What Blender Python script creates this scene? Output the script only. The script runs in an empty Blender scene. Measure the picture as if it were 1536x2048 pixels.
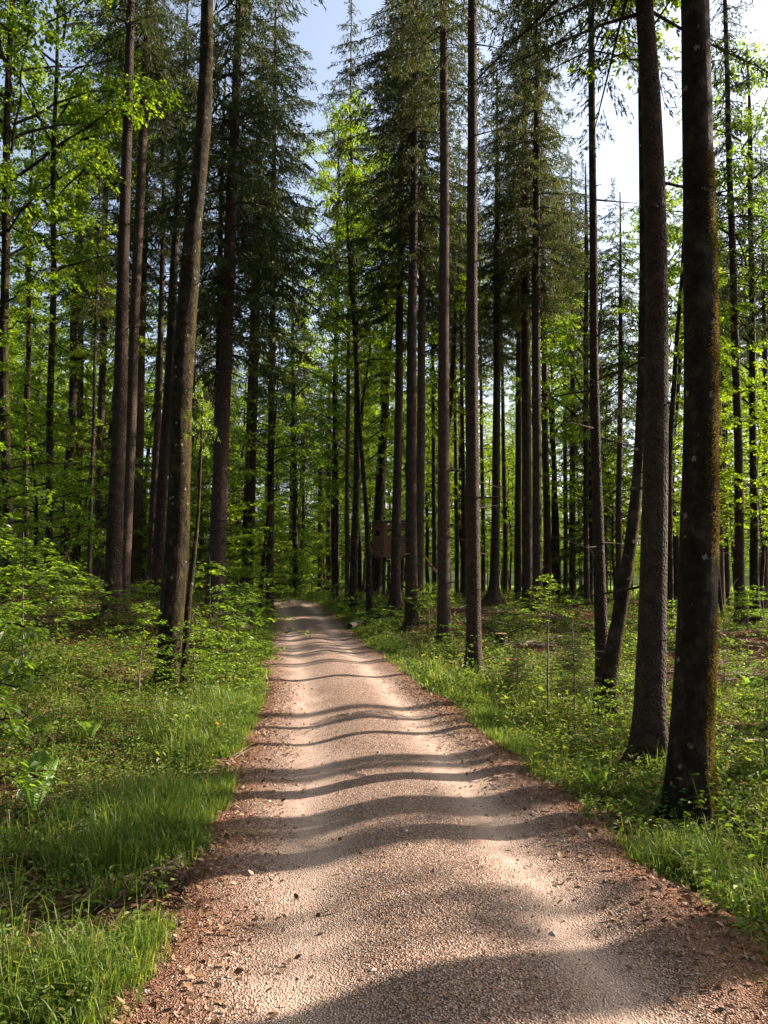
import bpy, math
import numpy as np
from mathutils import Vector

# ------------------------------------------------------------------ camera, sky, sun, exposure
C = bpy.context.scene
COL = C.collection
R = math.radians
HC, FPX = 1.70, 1600.0                      # eye height, focal length in photo pixels (1536 x 2048)
PITCH = math.atan((1165 - 1024) / FPX)
cd = bpy.data.cameras.new('camera'); cam = bpy.data.objects.new('camera', cd); COL.objects.link(cam)
cam.location = (0, 0, HC); cam.rotation_euler = (math.pi / 2 + PITCH, 0, 0)
cd.sensor_fit = 'VERTICAL'; cd.sensor_height = 24; cd.lens = 24 * FPX / 2048
cd.clip_start = 0.05; cd.clip_end = 3000
C.camera = cam

SUN_AZ, SUN_EL = 21.0, 29.0                 # degrees ahead of due right / above the horizon
world = bpy.data.worlds.new('World'); C.world = world; world.use_nodes = True
wn = world.node_tree; bg = wn.nodes['Background']
sky = wn.nodes.new('ShaderNodeTexSky'); sky.sky_type = 'NISHITA'; sky.sun_disc = False
sky.sun_elevation = R(SUN_EL); sky.sun_rotation = R(90 - SUN_AZ)
sky.air_density = 1.0; sky.dust_density = 3.5; sky.ozone_density = 1.3
hs = wn.nodes.new('ShaderNodeHueSaturation'); hs.inputs['Saturation'].default_value = .78; hs.inputs['Value'].default_value = 1.12
wn.links.new(sky.outputs[0], hs.inputs['Color']); wn.links.new(hs.outputs[0], bg.inputs[0]); bg.inputs[1].default_value = 0.095
sd = bpy.data.lights.new('sun', 'SUN'); sun = bpy.data.objects.new('sun', sd); COL.objects.link(sun)
sd.energy = 5.0; sd.angle = R(0.5); sd.color = (1.0, 0.86, 0.71)
sv = Vector((math.cos(R(SUN_AZ)) * math.cos(R(SUN_EL)), math.sin(R(SUN_AZ)) * math.cos(R(SUN_EL)), math.sin(R(SUN_EL))))
sun.rotation_euler = sv.to_track_quat('Z', 'Y').to_euler()
C.view_settings.view_transform = 'Standard'; C.view_settings.look = 'None'
C.view_settings.exposure = 1.66; C.view_settings.gamma = 1
C.render.engine = 'CYCLES'
cy = C.cycles
cy.max_bounces = 7; cy.diffuse_bounces = 5; cy.glossy_bounces = 2; cy.transmission_bounces = 3
cy.transparent_max_bounces = 4; cy.use_denoising = True; cy.caustics_reflective = False; cy.caustics_refractive = False
cy.sample_clamp_indirect = 4

rng = np.random.default_rng(7)

# ------------------------------------------------------------------ helpers
def P(px, py, d):
    """the place seen at photo pixel (px, py), d metres ahead"""
    u = (px - 768) / FPX; v = (1024 - py) / FPX
    yy = math.cos(PITCH) - v * math.sin(PITCH); zz = math.sin(PITCH) + v * math.cos(PITCH)
    return np.array([u / yy * d, d, HC + zz / yy * d])

def hash2(ix, iy, seed):
    h = (ix.astype(np.int64) * 374761393 + iy.astype(np.int64) * 668265263 + seed * 974634777) & 0x7fffffff
    h = ((h ^ (h >> 13)) * 1274126177) & 0x7fffffff
    return ((h ^ (h >> 16)) & 0xffff) / 65535.0

def vnoise(x, y, seed=0):
    ix = np.floor(x); iy = np.floor(y); fx = x - ix; fy = y - iy
    fx = fx * fx * (3 - 2 * fx); fy = fy * fy * (3 - 2 * fy)
    a = hash2(ix, iy, seed); b = hash2(ix + 1, iy, seed); c = hash2(ix, iy + 1, seed); d = hash2(ix + 1, iy + 1, seed)
    return (a * (1 - fx) + b * fx) * (1 - fy) + (c * (1 - fx) + d * fx) * fy

def fbm(x, y, seed=0, o=3):
    s = 0; a = 1; t = 0
    for i in range(o):
        s = s + a * vnoise(x * 2 ** i, y * 2 ** i, seed + i); t += a; a *= .5
    return s / t

class MB:
    def __init__(s): s.v = []; s.f = []; s.m = []; s.n = 0
    def add(s, v, f, mat=0):
        v = np.asarray(v, float).reshape(-1, 3); f = np.asarray(f, int)
        if f.shape[1] == 3: f = np.concatenate([f, f[:, 2:3] * 0 - 1 - s.n], 1)
        s.v.append(v); s.f.append(f + s.n); s.m.append(np.full(len(f), mat)); s.n += len(v)
    def mesh(s, name, mats, smooth=False):
        me = bpy.data.meshes.new(name)
        v = np.concatenate(s.v); f = np.concatenate(s.f); m = np.concatenate(s.m)
        cnt = np.where(f[:, 3] < 0, 3, 4); loops = f.reshape(-1); loops = loops[loops >= 0]
        start = np.concatenate([[0], np.cumsum(cnt)[:-1]])
        me.vertices.add(len(v)); me.vertices.foreach_set('co', v.astype(np.float32).ravel())
        me.loops.add(len(loops)); me.loops.foreach_set('vertex_index', loops.astype(np.int32))
        me.polygons.add(len(f)); me.polygons.foreach_set('loop_start', start.astype(np.int32))
        me.polygons.foreach_set('material_index', m.astype(np.int32))
        me.polygons.foreach_set('use_smooth', np.full(len(f), smooth))
        for x in (mats if isinstance(mats, (list, tuple)) else [mats]): me.materials.append(x)
        me.update(calc_edges=True); return me

def link(name, data, parent=None, loc=(0, 0, 0)):
    o = bpy.data.objects.new(name, data); COL.objects.link(o); o.location = loc
    if parent is not None: o.parent = parent
    return o

def tag(o, label=None, cat=None, group=None, kind=None):
    if label: o['label'] = label
    if cat: o['category'] = cat
    if group: o['group'] = group
    if kind: o['kind'] = kind
    return o

def empty(name, loc, label, cat, group=None):
    o = link(name, None, None, tuple(loc)); o.empty_display_size = .2
    return tag(o, label, cat, group)

def tube(mb, pts, rad, seg=8, mat=0, cap=True, prof=None):
    pts = np.asarray(pts, float); rad = np.asarray(rad, float); n = len(pts)
    t = np.gradient(pts, axis=0); t /= np.linalg.norm(t, axis=1)[:, None] + 1e-9
    ref = np.array([0, 1, 0.]) if abs(t[0][2]) > .7 else np.array([0, 0, 1.])
    a = np.cross(ref[None], t); a /= np.linalg.norm(a, axis=1)[:, None] + 1e-9
    b = np.cross(t, a)
    th = np.linspace(0, 2 * np.pi, seg, endpoint=False)
    rr = rad[:, None] * (prof if prof is not None else 1.0) * np.ones((n, seg))
    v = pts[:, None] + rr[..., None] * (np.cos(th)[None, :, None] * a[:, None] + np.sin(th)[None, :, None] * b[:, None])
    i = np.arange(n - 1)[:, None] * seg; j = np.arange(seg)[None]
    f = np.stack([i + j, i + (j + 1) % seg, i + seg + (j + 1) % seg, i + seg + j], -1).reshape(-1, 4)
    v = v.reshape(-1, 3)
    if cap:
        v = np.concatenate([v, pts[-1:]]); k = len(v) - 1; base = (n - 1) * seg
        j = np.arange(seg)
        tri = np.stack([base + j, base + (j + 1) % seg, np.full(seg, k), np.full(seg, k)], -1)
        mb.add(v, f, mat); off = mb.n - len(v)
        tr = tri[:, :3] + off
        mb.f.append(np.concatenate([tr, np.full((seg, 1), -1)], 1)); mb.m.append(np.full(seg, mat))
    else: mb.add(v, f, mat)

def unit(a): return a / (np.linalg.norm(a, axis=-1, keepdims=True) + 1e-9)

def leaves(mb, c, d, nrm, l, w, mat=0, fine=False, bend=0.0):
    """leaf blades: base c, direction d, facing nrm, length l, width w"""
    d = unit(d); s = unit(np.cross(d, nrm)); u = np.cross(s, d)
    l = np.broadcast_to(l, (len(c),))[:, None]; w = np.broadcast_to(w, (len(c),))[:, None]; n = len(c)
    if fine:
        vs = [c, c + d * l * .3 + s * w * .46 + u * w * .12, c + d * l * .68 + s * w * .36 + u * (w * .1 - bend * l * .3),
              c + d * l - u * bend * l, c + d * l * .68 - s * w * .36 + u * (w * .1 - bend * l * .3), c + d * l * .3 - s * w * .46 + u * w * .12]
        v = np.stack(vs, 1).reshape(-1, 3); k = np.arange(n)[:, None] * 6
        f = np.concatenate([k + np.array([0, 1, 2, 3]), k + np.array([0, 3, 4, 5])])
    else:
        v = np.stack([c, c + d * l * .45 + s * w * .5, c + d * l - u * bend * l, c + d * l * .45 - s * w * .5], 1).reshape(-1, 3)
        f = np.arange(n)[:, None] * 4 + np.array([0, 1, 2, 3])
    mb.add(v, f, mat)

# ------------------------------------------------------------------ materials
def newmat(name):
    m = bpy.data.materials.new(name); m.use_nodes = True; nt = m.node_tree
    for n in list(nt.nodes): nt.nodes.remove(n)
    out = nt.nodes.new('ShaderNodeOutputMaterial'); return m, nt, out
def N(nt, t, **kw):
    n = nt.nodes.new(t)
    for k, v in kw.items():
        if k in n.inputs: n.inputs[k].default_value = v
        else: setattr(n, k, v)
    return n
def ramp(nt, fac, stops, interp='LINEAR'):
    r = nt.nodes.new('ShaderNodeValToRGB'); r.color_ramp.interpolation = interp
    e = r.color_ramp.elements
    while len(e) < len(stops): e.new(.5)
    for i, (p, c) in enumerate(stops): e[i].position = p; e[i].color = (*c, 1)
    nt.links.new(fac, r.inputs[0]); return r.outputs[0]
def mixc(nt, fac, a, b, mode='MIX'):
    m = nt.nodes.new('ShaderNodeMix'); m.data_type = 'RGBA'; m.blend_type = mode
    for s, v in ((m.inputs[0], fac), (m.inputs[6], a), (m.inputs[7], b)):
        if hasattr(v, 'links'): nt.links.new(v, s)
        elif isinstance(v, (int, float)): s.default_value = v
        else: s.default_value = (*v, 1)
    return m.outputs[2]
def mth(nt, op, a, b=0.0, clamp=False):
    m = nt.nodes.new('ShaderNodeMath'); m.operation = op; m.use_clamp = clamp
    for i, v in enumerate((a, b)):
        if hasattr(v, 'links'): nt.links.new(v, m.inputs[i])
        else: m.inputs[i].default_value = v
    return m.outputs[0]
def noise(nt, vec, scale, detail=4, rough=.55, col=False):
    n = nt.nodes.new('ShaderNodeTexNoise'); n.inputs['Scale'].default_value = scale
    n.inputs['Detail'].default_value = detail; n.inputs['Roughness'].default_value = rough
    if vec is not None: nt.links.new(vec, n.inputs['Vector'])
    return n.outputs[1 if col else 0]
def bump(nt, h, strength, dist):
    b = nt.nodes.new('ShaderNodeBump'); b.inputs['Strength'].default_value = strength; b.inputs['Distance'].default_value = dist
    nt.links.new(h, b.inputs['Height']); return b.outputs[0]

def leaf_mat(name, cols, trans=.45, tcol=1.9, gloss=.06, rough=.45, objvar=True):
    m, nt, out = newmat(name)
    geo = N(nt, 'ShaderNodeNewGeometry'); oi = N(nt, 'ShaderNodeObjectInfo')
    fac = geo.outputs['Random Per Island']
    if objvar:
        fac = mth(nt, 'ADD', mth(nt, 'MULTIPLY', fac, .65), mth(nt, 'MULTIPLY', oi.outputs['Random'], .35))
    c = ramp(nt, fac, [(i / (len(cols) - 1), k) for i, k in enumerate(cols)])
    hsv = N(nt, 'ShaderNodeHueSaturation'); nt.links.new(c, hsv.inputs['Color'])
    hsv.inputs['Value'].default_value = tcol; hsv.inputs['Saturation'].default_value = 1.05; hsv.inputs['Hue'].default_value = .485
    df = N(nt, 'ShaderNodeBsdfDiffuse'); nt.links.new(c, df.inputs[0])
    tr = N(nt, 'ShaderNodeBsdfTranslucent'); nt.links.new(hsv.outputs[0], tr.inputs[0])
    gl = N(nt, 'ShaderNodeBsdfGlossy'); gl.inputs['Roughness'].default_value = rough; gl.inputs[0].default_value = (1, 1, 1, 1)
    m1 = N(nt, 'ShaderNodeMixShader'); m1.inputs[0].default_value = trans
    nt.links.new(df.outputs[0], m1.inputs[1]); nt.links.new(tr.outputs[0], m1.inputs[2])
    m2 = N(nt, 'ShaderNodeMixShader'); m2.inputs[0].default_value = gloss
    nt.links.new(m1.outputs[0], m2.inputs[1]); nt.links.new(gl.outputs[0], m2.inputs[2])
    nt.links.new(m2.outputs[0], out.inputs[0]); return m

M_BEECH = leaf_mat('beech_leaf', [(.05, .10, .010), (.085, .15, .012), (.13, .20, .016), (.20, .26, .022)], .55, 2.5, .04)
M_SHRUB = leaf_mat('sapling_leaf', [(.055, .11, .012), (.10, .17, .016), (.17, .25, .024)], .55, 2.5, .04)
M_NEEDLE = leaf_mat('spruce_needle', [(.018, .030, .009), (.032, .048, .012), (.055, .072, .016), (.085, .082, .026)], .3, 1.8, .02, .5)
M_COVER = leaf_mat('herb_leaf', [(.028, .062, .010), (.055, .11, .013), (.09, .155, .018), (.15, .2, .03), (.12, .10, .03)], .45, 2.0, .018, .5, False)
M_GRASS = leaf_mat('grass_blade', [(.035, .075, .010), (.07, .125, .014), (.12, .19, .022), (.2, .22, .05)], .45, 2.0, .025, .45, False)
M_MOSS = leaf_mat('tree_moss', [(.05, .04, .006), (.11, .085, .012), (.2, .155, .02)], .3, 1.6, .01, .6, False)
M_FERN = leaf_mat('fern_frond', [(.12, .22, .03), (.16, .27, .04)], .5, 1.8, .03)
M_LITTER = leaf_mat('dead_leaf', [(.07, .035, .02), (.14, .07, .035), (.22, .13, .07), (.3, .2, .12)], .1, 1.2, .03, .5, False)
M_FLAKE = leaf_mat('bud_scale', [(.08, .035, .018), (.2, .08, .03), (.3, .13, .045), (.36, .24, .15)], .05, 1.1, .02, .6, False)

def bark_mat(name, kind):
    m, nt, out = newmat(name)
    tc = N(nt, 'ShaderNodeTexCoord'); geo = N(nt, 'ShaderNodeNewGeometry'); oi = N(nt, 'ShaderNodeObjectInfo')
    mp = N(nt, 'ShaderNodeMapping'); nt.links.new(tc.outputs['Object'], mp.inputs[0])
    mp.inputs['Scale'].default_value = (1, 1, .8) if kind != 'beech' else (1, 1, .6)
    v = mp.outputs[0]
    n1 = noise(nt, v, 9, 6, .65); n2 = noise(nt, v, 55, 4, .7); n3 = noise(nt, v, 1.3, 3)
    vo = N(nt, 'ShaderNodeTexVoronoi'); vo.inputs['Scale'].default_value = 42; nt.links.new(v, vo.inputs['Vector'])
    if kind == 'spruce':
        c = ramp(nt, n1, [(.3, (.018, .012, .009)), (.5, (.05, .032, .024)), (.7, (.115, .076, .058))])
        c = mixc(nt, mth(nt, 'MULTIPLY', n2, .4), c, (.15, .105, .082))
        c = mixc(nt, mth(nt, 'GREATER_THAN', n2, .68), c, (.22, .2, .17))
        h = mth(nt, 'ADD', mth(nt, 'MULTIPLY', vo.outputs['Distance'], 1.3), mth(nt, 'ADD', n2, mth(nt, 'MULTIPLY', n1, .8))); bs, bd = 1.0, .05
        moss = mth(nt, 'MULTIPLY', mth(nt, 'SUBTRACT', n3, .52), 3, True)
        c = mixc(nt, mth(nt, 'MULTIPLY', moss, .35), c, (.07, .075, .03))
    else:
        c = ramp(nt, n1, [(.32, (.009, .0065, .004)), (.52, (.026, .019, .012)), (.72, (.085, .065, .045))])
        vl = N(nt, 'ShaderNodeTexVoronoi'); vl.inputs['Scale'].default_value = 6; nt.links.new(tc.outputs['Object'], vl.inputs['Vector'])
        spot = mth(nt, 'LESS_THAN', mth(nt, 'ADD', vl.outputs['Distance'], mth(nt, 'MULTIPLY', n2, .45)), .35)
        c = mixc(nt, mth(nt, 'MULTIPLY', spot, .7), c, (.33, .32, .26))
        sep = N(nt, 'ShaderNodeSeparateXYZ'); nt.links.new(geo.outputs['Normal'], sep.inputs[0])
        side = mth(nt, 'ADD', mth(nt, 'SUBTRACT', mth(nt, 'MULTIPLY', sep.outputs[0], .95), .52), mth(nt, 'MULTIPLY', mth(nt, 'SUBTRACT', n3, .5), 2.2))
        mm = mth(nt, 'MULTIPLY', mth(nt, 'ADD', side, mth(nt, 'MULTIPLY', mth(nt, 'SUBTRACT', n1, .55), 2.0)), 2.2, True)
        mc = ramp(nt, n2, [(.35, (.02, .017, .004)), (.65, (.09, .068, .012))])
        c = mixc(nt, mth(nt, 'MULTIPLY', mm, .9), c, mc)
        h = mth(nt, 'ADD', mth(nt, 'MULTIPLY', n1, 1.4), mth(nt, 'MULTIPLY', n2, mth(nt, 'ADD', mm, .4))); bs, bd = .9, .035
    var = mth(nt, 'ADD', mth(nt, 'MULTIPLY', oi.outputs['Random'], .5), .75)
    sc = N(nt, 'ShaderNodeVectorMath', operation='SCALE'); nt.links.new(c, sc.inputs[0]); nt.links.new(var, sc.inputs['Scale'])
    b = N(nt, 'ShaderNodeBsdfPrincipled'); nt.links.new(sc.outputs[0], b.inputs['Base Color'])
    b.inputs['Roughness'].default_value = .85; b.inputs['Specular IOR Level'].default_value = .15
    nt.links.new(bump(nt, h, bs, bd), b.inputs['Normal'])
    nt.links.new(b.outputs[0], out.inputs[0]); return m
M_SPRUCE = bark_mat('spruce_bark', 'spruce'); M_MOSSY = bark_mat('mossy_beech_bark', 'beech')

def ground_mat():
    m, nt, out = newmat('forest_floor')
    tc = N(nt, 'ShaderNodeTexCoord'); v = tc.outputs['Object']
    n1 = noise(nt, v, .55, 5, .6); n2 = noise(nt, v, 14, 6, .7); n3 = noise(nt, v, 70, 3, .7)
    c = ramp(nt, n2, [(.32, (.022, .013, .008)), (.5, (.075, .042, .025)), (.68, (.19, .115, .07))])
    g = ramp(nt, n3, [(.3, (.02, .034, .008)), (.7, (.06, .085, .018))])
    c = mixc(nt, mth(nt, 'MULTIPLY', mth(nt, 'SUBTRACT', n1, .52), 6, True), c, g)
    sep = N(nt, 'ShaderNodeSeparateXYZ'); nt.links.new(v, sep.inputs[0])
    far = mth(nt, 'MULTIPLY', mth(nt, 'SUBTRACT', mth(nt, 'ADD', sep.outputs[1], mth(nt, 'MULTIPLY', sep.outputs[0], .6)), 62), .08, True)
    mead = ramp(nt, n3, [(.3, (.1, .17, .025)), (.7, (.2, .27, .05))])
    c = mixc(nt, far, c, mead)
    b = N(nt, 'ShaderNodeBsdfPrincipled'); nt.links.new(c, b.inputs['Base Color']); b.inputs['Roughness'].default_value = .95
    b.inputs['Specular IOR Level'].default_value = 0
    nt.links.new(bump(nt, mth(nt, 'ADD', n2, mth(nt, 'MULTIPLY', n3, .5)), 1, .06), b.inputs['Normal'])
    nt.links.new(b.outputs[0], out.inputs[0]); return m
def road_mat():
    m, nt, out = newmat('gravel_track')
    tc = N(nt, 'ShaderNodeTexCoord'); v = tc.outputs['Object']
    uv = N(nt, 'ShaderNodeUVMap'); sep = N(nt, 'ShaderNodeSeparateXYZ'); nt.links.new(uv.outputs[0], sep.inputs[0])
    wob = mth(nt, 'MULTIPLY', mth(nt, 'SUBTRACT', noise(nt, v, 1.1, 4), .5), .55)
    s = mth(nt, 'ADD', sep.outputs[0], wob); a = mth(nt, 'ABSOLUTE', s)
    rut = mth(nt, 'SUBTRACT', 1.0, mth(nt, 'MULTIPLY', mth(nt, 'ABSOLUTE', mth(nt, 'SUBTRACT', a, .62)), 3.0), True)
    edge = mth(nt, 'MULTIPLY', mth(nt, 'SUBTRACT', a, .92), 3.0, True)
    vo = N(nt, 'ShaderNodeTexVoronoi'); vo.inputs['Scale'].default_value = 105; nt.links.new(v, vo.inputs['Vector'])
    vc = N(nt, 'ShaderNodeSeparateColor'); nt.links.new(vo.outputs['Color'], vc.inputs[0])
    n2 = noise(nt, v, 35, 5, .7); n3 = noise(nt, v, 160, 2, .6)
    st = ramp(nt, vc.outputs[0], [(0, (.085, .058, .045)), (.35, (.19, .125, .098)), (.6, (.28, .19, .15)), (.85, (.46, .36, .30)), (1, (.30, .14, .075))])
    dust = ramp(nt, n2, [(.3, (.36, .262, .21)), (.7, (.53, .40, .33))])
    c = mixc(nt, mth(nt, 'MULTIPLY', rut, .85), st, dust)
    ec = ramp(nt, n3, [(.35, (.06, .028, .016)), (.5, (.19, .08, .045)), (.68, (.32, .16, .1))])
    c = mixc(nt, mth(nt, 'MULTIPLY', edge, .9), c, ec)
    fl = mth(nt, 'MULTIPLY', mth(nt, 'GREATER_THAN', n3, .62), mth(nt, 'SUBTRACT', .6, mth(nt, 'MULTIPLY', rut, .5)))
    c = mixc(nt, fl, c, (.2, .085, .04))
    b = N(nt, 'ShaderNodeBsdfPrincipled'); nt.links.new(c, b.inputs['Base Color']); b.inputs['Roughness'].default_value = .9
    b.inputs['Specular IOR Level'].default_value = .2
    h = mth(nt, 'ADD', mth(nt, 'MULTIPLY', vo.outputs['Distance'], mth(nt, 'SUBTRACT', 1.1, mth(nt, 'MULTIPLY', rut, .7))), mth(nt, 'MULTIPLY', n2, .5))
    nt.links.new(bump(nt, h, .8, .02), b.inputs['Normal'])
    nt.links.new(b.outputs[0], out.inputs[0]); return m
def plain(name, stops, scale=20, rough=.8, stretch=(1, 1, 1), bs=.4):
    m, nt, out = newmat(name)
    tc = N(nt, 'ShaderNodeTexCoord'); mp = N(nt, 'ShaderNodeMapping'); nt.links.new(tc.outputs['Object'], mp.inputs[0])
    mp.inputs['Scale'].default_value = stretch
    n1 = noise(nt, mp.outputs[0], scale, 5, .65)
    b = N(nt, 'ShaderNodeBsdfPrincipled'); nt.links.new(ramp(nt, n1, stops), b.inputs['Base Color']); b.inputs['Roughness'].default_value = rough
    nt.links.new(bump(nt, n1, bs, .02), b.inputs['Normal'])
    nt.links.new(b.outputs[0], out.inputs[0]); return m
M_GROUND = ground_mat(); M_ROAD = road_mat()
M_WOOD = plain('weathered_boards', [(.3, (.11, .05, .027)), (.7, (.3, .145, .08))], 14, .8, (1, 1, 9))
M_FELT = plain('roof_felt', [(.3, (.1, .1, .1)), (.7, (.28, .27, .25))], 8)
M_DEAD = plain('dead_wood', [(.3, (.08, .055, .04)), (.7, (.25, .18, .13))], 25)
M_CUT = plain('cut_wood', [(.3, (.3, .13, .06)), (.7, (.5, .27, .14))], 30)
M_HILL = plain('far_wooded_hill', [(.35, (.022, .036, .016)), (.65, (.07, .095, .03))], .12, 1)
for n_ in M_HILL.node_tree.nodes:
    if n_.type == 'BSDF_PRINCIPLED': n_.inputs['Specular IOR Level'].default_value = 0
M_YELLOW = plain('dandelion_petals', [(.3, (.75, .42, .01)), (.7, (.85, .55, .02))], 60)
M_STEM = plain('green_stem', [(.3, (.06, .1, .02)), (.7, (.12, .17, .04))], 30)
def stone_mat():
    m, nt, out = newmat('gravel_stone')
    geo = N(nt, 'ShaderNodeNewGeometry')
    c = ramp(nt, geo.outputs['Random Per Island'], [(0, (.11, .08, .065)), (.4, (.26, .185, .14)), (.75, (.38, .3, .24)), (1, (.52, .46, .4))])
    b = N(nt, 'ShaderNodeBsdfPrincipled'); nt.links.new(c, b.inputs['Base Color']); b.inputs['Roughness'].default_value = .8
    nt.links.new(b.outputs[0], out.inputs[0]); return m
M_STONE = stone_mat()

# ------------------------------------------------------------------ terrain and track
ctrl = np.array([(.75, -8), (.62, -4), (.45, 0), (.28, 3.7), (.09, 6.2), (-.46, 11.6), (-1.15, 17), (-2.0, 23.6), (-3.2, 32), (-4.9, 40), (-8.0, 46), (-14, 50), (-26, 52.5)], float)
def catmull(p, n):
    out = []
    q = np.concatenate([[2 * p[0] - p[1]], p, [2 * p[-1] - p[-2]]])
    for i in range(len(p) - 1):
        a, b, c, d = q[i:i + 4]; t = np.linspace(0, 1, n, endpoint=False)[:, None]
        out.append(.5 * ((2 * b) + (-a + c) * t + (2 * a - 5 * b + 4 * c - d) * t ** 2 + (-a + 3 * b - 3 * c + d) * t ** 3))
    return np.concatenate(out + [p[-1:]])
CL = catmull(ctrl, 24)
CLT = unit(np.gradient(CL, axis=0)); CLN = np.stack([CLT[:, 1], -CLT[:, 0]], 1)      # normal points right
ARC = np.concatenate([[0], np.cumsum(np.linalg.norm(np.diff(CL, axis=0), axis=1))])
def track(x, y):
    """signed offset from the centre line and index of the nearest centre point"""
    x = np.atleast_1d(x).astype(float); y = np.atleast_1d(y).astype(float); shp = x.shape
    x = x.ravel(); y = y.ravel(); s = np.empty(len(x)); k = np.empty(len(x), int)
    for i in range(0, len(x), 20000):
        dx = x[i:i + 20000, None] - CL[None, :, 0]; dy = y[i:i + 20000, None] - CL[None, :, 1]
        j = np.argmin(dx * dx + dy * dy, 1); r = np.arange(len(j)); k[i:i + 20000] = j
        sg = np.sign(dx[r, j] * CLN[j, 0] + dy[r, j] * CLN[j, 1])
        s[i:i + 20000] = sg * np.sqrt(dx[r, j] ** 2 + dy[r, j] ** 2)
    return s.reshape(shp), k.reshape(shp)
def smooth(a, b, t):
    t = np.clip((t - a) / (b - a), 0, 1); return t * t * (3 - 2 * t)
def zroad(y): return .72 * smooth(23, 42, y) - .25 * smooth(44, 60, y)
ANCH = [(225, 1238, 19), (340, 1388, 13), (440, 1205, 26), (100, 1160, 26), (0, 1330, 13), (150, 1290, 14), (430, 1320, 16),
        (945, 1352, 15), (890, 1280, 20), (815, 1245, 25), (792, 1208, 29), (985, 1212, 31), (1060, 1222, 30), (1205, 1410, 10.9),
        (1300, 1540, 7.8), (1385, 1650, 6.1), (1480, 1265, 25), (1510, 1260, 26), (740, 1200, 28), (1345, 1240, 26), (690, 1215, 27), (1120, 1190, 44), (1300, 1200, 45),
        (60, 1600, 7), (150, 1800, 4.8), (1480, 1800, 4.8), (1150, 1290, 20), (1430, 1340, 17), (1050, 1340, 15)]
AP = np.array([P(*a) for a in ANCH] + [(-6, -6, .1), (6, -6, -.1), (-10, 4, .4), (10, 4, -.1), (-25, 30, 1.6), (-30, 60, 2.2), (30, 30, -.2), (0, 60, .5), (-12, 60, .6), (30, 60, .3), (60, 100, 0), (0, 120, .4), (-60, 120, 10), (-30, 90, 6), (-12, 95, 2.5)], float)
def rawterrain(x, y):
    d2 = (x[..., None] - AP[:, 0]) ** 2 + (y[..., None] - AP[:, 1]) ** 2
    w = 1 / (d2 + 2.0) ** 1.5
    return (w * AP[:, 2]).sum(-1) / w.sum(-1)
def terrain(x, y):
    x = np.asarray(x, float); y = np.asarray(y, float); shp = x.shape
    x = np.atleast_1d(x).ravel(); y = np.atleast_1d(y).ravel()
    s, k = track(x, y); a = np.abs(s); zr = zroad(CL[k, 1])
    z = np.empty(len(x))
    for i in range(0, len(x), 40000): z[i:i + 40000] = rawterrain(x[i:i + 40000], y[i:i + 40000])
    near = 1 - smooth(1.5, 4.0, a)
    z = z + (fbm(x * .45, y * .45, 3) - .5) * .50 * (1 - near) + (fbm(x * 2.2, y * 2.2, 9) - .5) * .13 * smooth(1.1, 2.2, a)
    shoulder = zr + .02 - .10 * np.exp(-((a - 1.95) / .5) ** 2)
    z = z * (1 - near) + shoulder * near
    z = z - .16 * (1 - smooth(1.0, 1.4, a))
    # grassy bank cut into by the bend
    far = smooth(60, 200, np.hypot(x, y)); z = z * (1 - far) + .2 * far
    return z.reshape(shp)
def warp(a, n, lin, ext):
    t = np.linspace(-1, 1, n); return np.sign(t) * (lin * np.abs(t) + (ext - lin) * np.abs(t) ** 5)
gx = warp(0, 420, 26, 900); gy = np.concatenate([np.linspace(-30, -4, 20), np.arange(-3.9, 14, .09), np.arange(14, 48, .22), 48 + (np.linspace(0, 1, 60)[1:] ** 2.6) * 900])
X, Y = np.meshgrid(gx, gy); Z = terrain(X, Y)
def grid(X, Y, Z, mat, name, smoothf=True):
    h, w = X.shape; i = np.arange(h - 1)[:, None] * w; j = np.arange(w - 1)[None]
    f = np.stack([i + j, i + j + 1, i + w + j + 1, i + w + j], -1).reshape(-1, 4)
    mb = MB(); mb.add(np.stack([X, Y, Z], -1), f); return mb.mesh(name, mat, smoothf)
o = link('ground', grid(X, Y, Z, M_GROUND, 'ground')); tag(o, kind='structure')

def roadprof(s, x, y):
    a = np.abs(s)
    z = .07 * np.exp(-(s / .44) ** 2) + .03 * np.exp(-((a - 1.12) / .22) ** 2)
    z = z - .012 * np.exp(-((a - .66) / .2) ** 2)
    z = z - .15 * smooth(1.28, 1.75, a + (fbm(x * 1.6, y * 1.6, 21) - .5) * .5)
    return z + (fbm(x * 1.1, y * .9, 5) - .5) * .05 + (fbm(x * 9, y * 9, 6) - .5) * .012 + .03
arcs = np.concatenate([np.arange(0.5, 22, .055), np.arange(22, 45, .16), np.arange(45, ARC[-1], .3)])
ss = np.linspace(-1.8, 1.8, 90)
cx = np.interp(arcs, ARC, CL[:, 0]); cyy = np.interp(arcs, ARC, CL[:, 1]); nx = np.interp(arcs, ARC, CLN[:, 0]); ny = np.interp(arcs, ARC, CLN[:, 1])
RX = cx[:, None] + ss[None] * nx[:, None]; RY = cyy[:, None] + ss[None] * ny[:, None]
RZ = zroad(cyy)[:, None] + roadprof(np.broadcast_to(ss[None], RX.shape), RX, RY)
me = grid(RX, RY, RZ, M_ROAD, 'gravel_track')
uvl = me.uv_layers.new(name='UVMap'); vi = np.empty(len(me.loops), np.int32); me.loops.foreach_get('vertex_index', vi)
uva = np.stack([np.broadcast_to(ss[None], RX.shape).ravel()[vi], np.broadcast_to(arcs[:, None], RX.shape).ravel()[vi]], 1)
uvl.data.foreach_set('uv', uva.astype(np.float32).ravel())
tag(link('gravel_track', me), kind='structure')
def surf(x, y):
    s, k = track(x, y); zr = zroad(CL[k, 1]) + roadprof(s, x, y)
    return np.where(np.abs(s) < 1.8, np.maximum(zr, terrain(x, y)), terrain(x, y))
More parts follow.
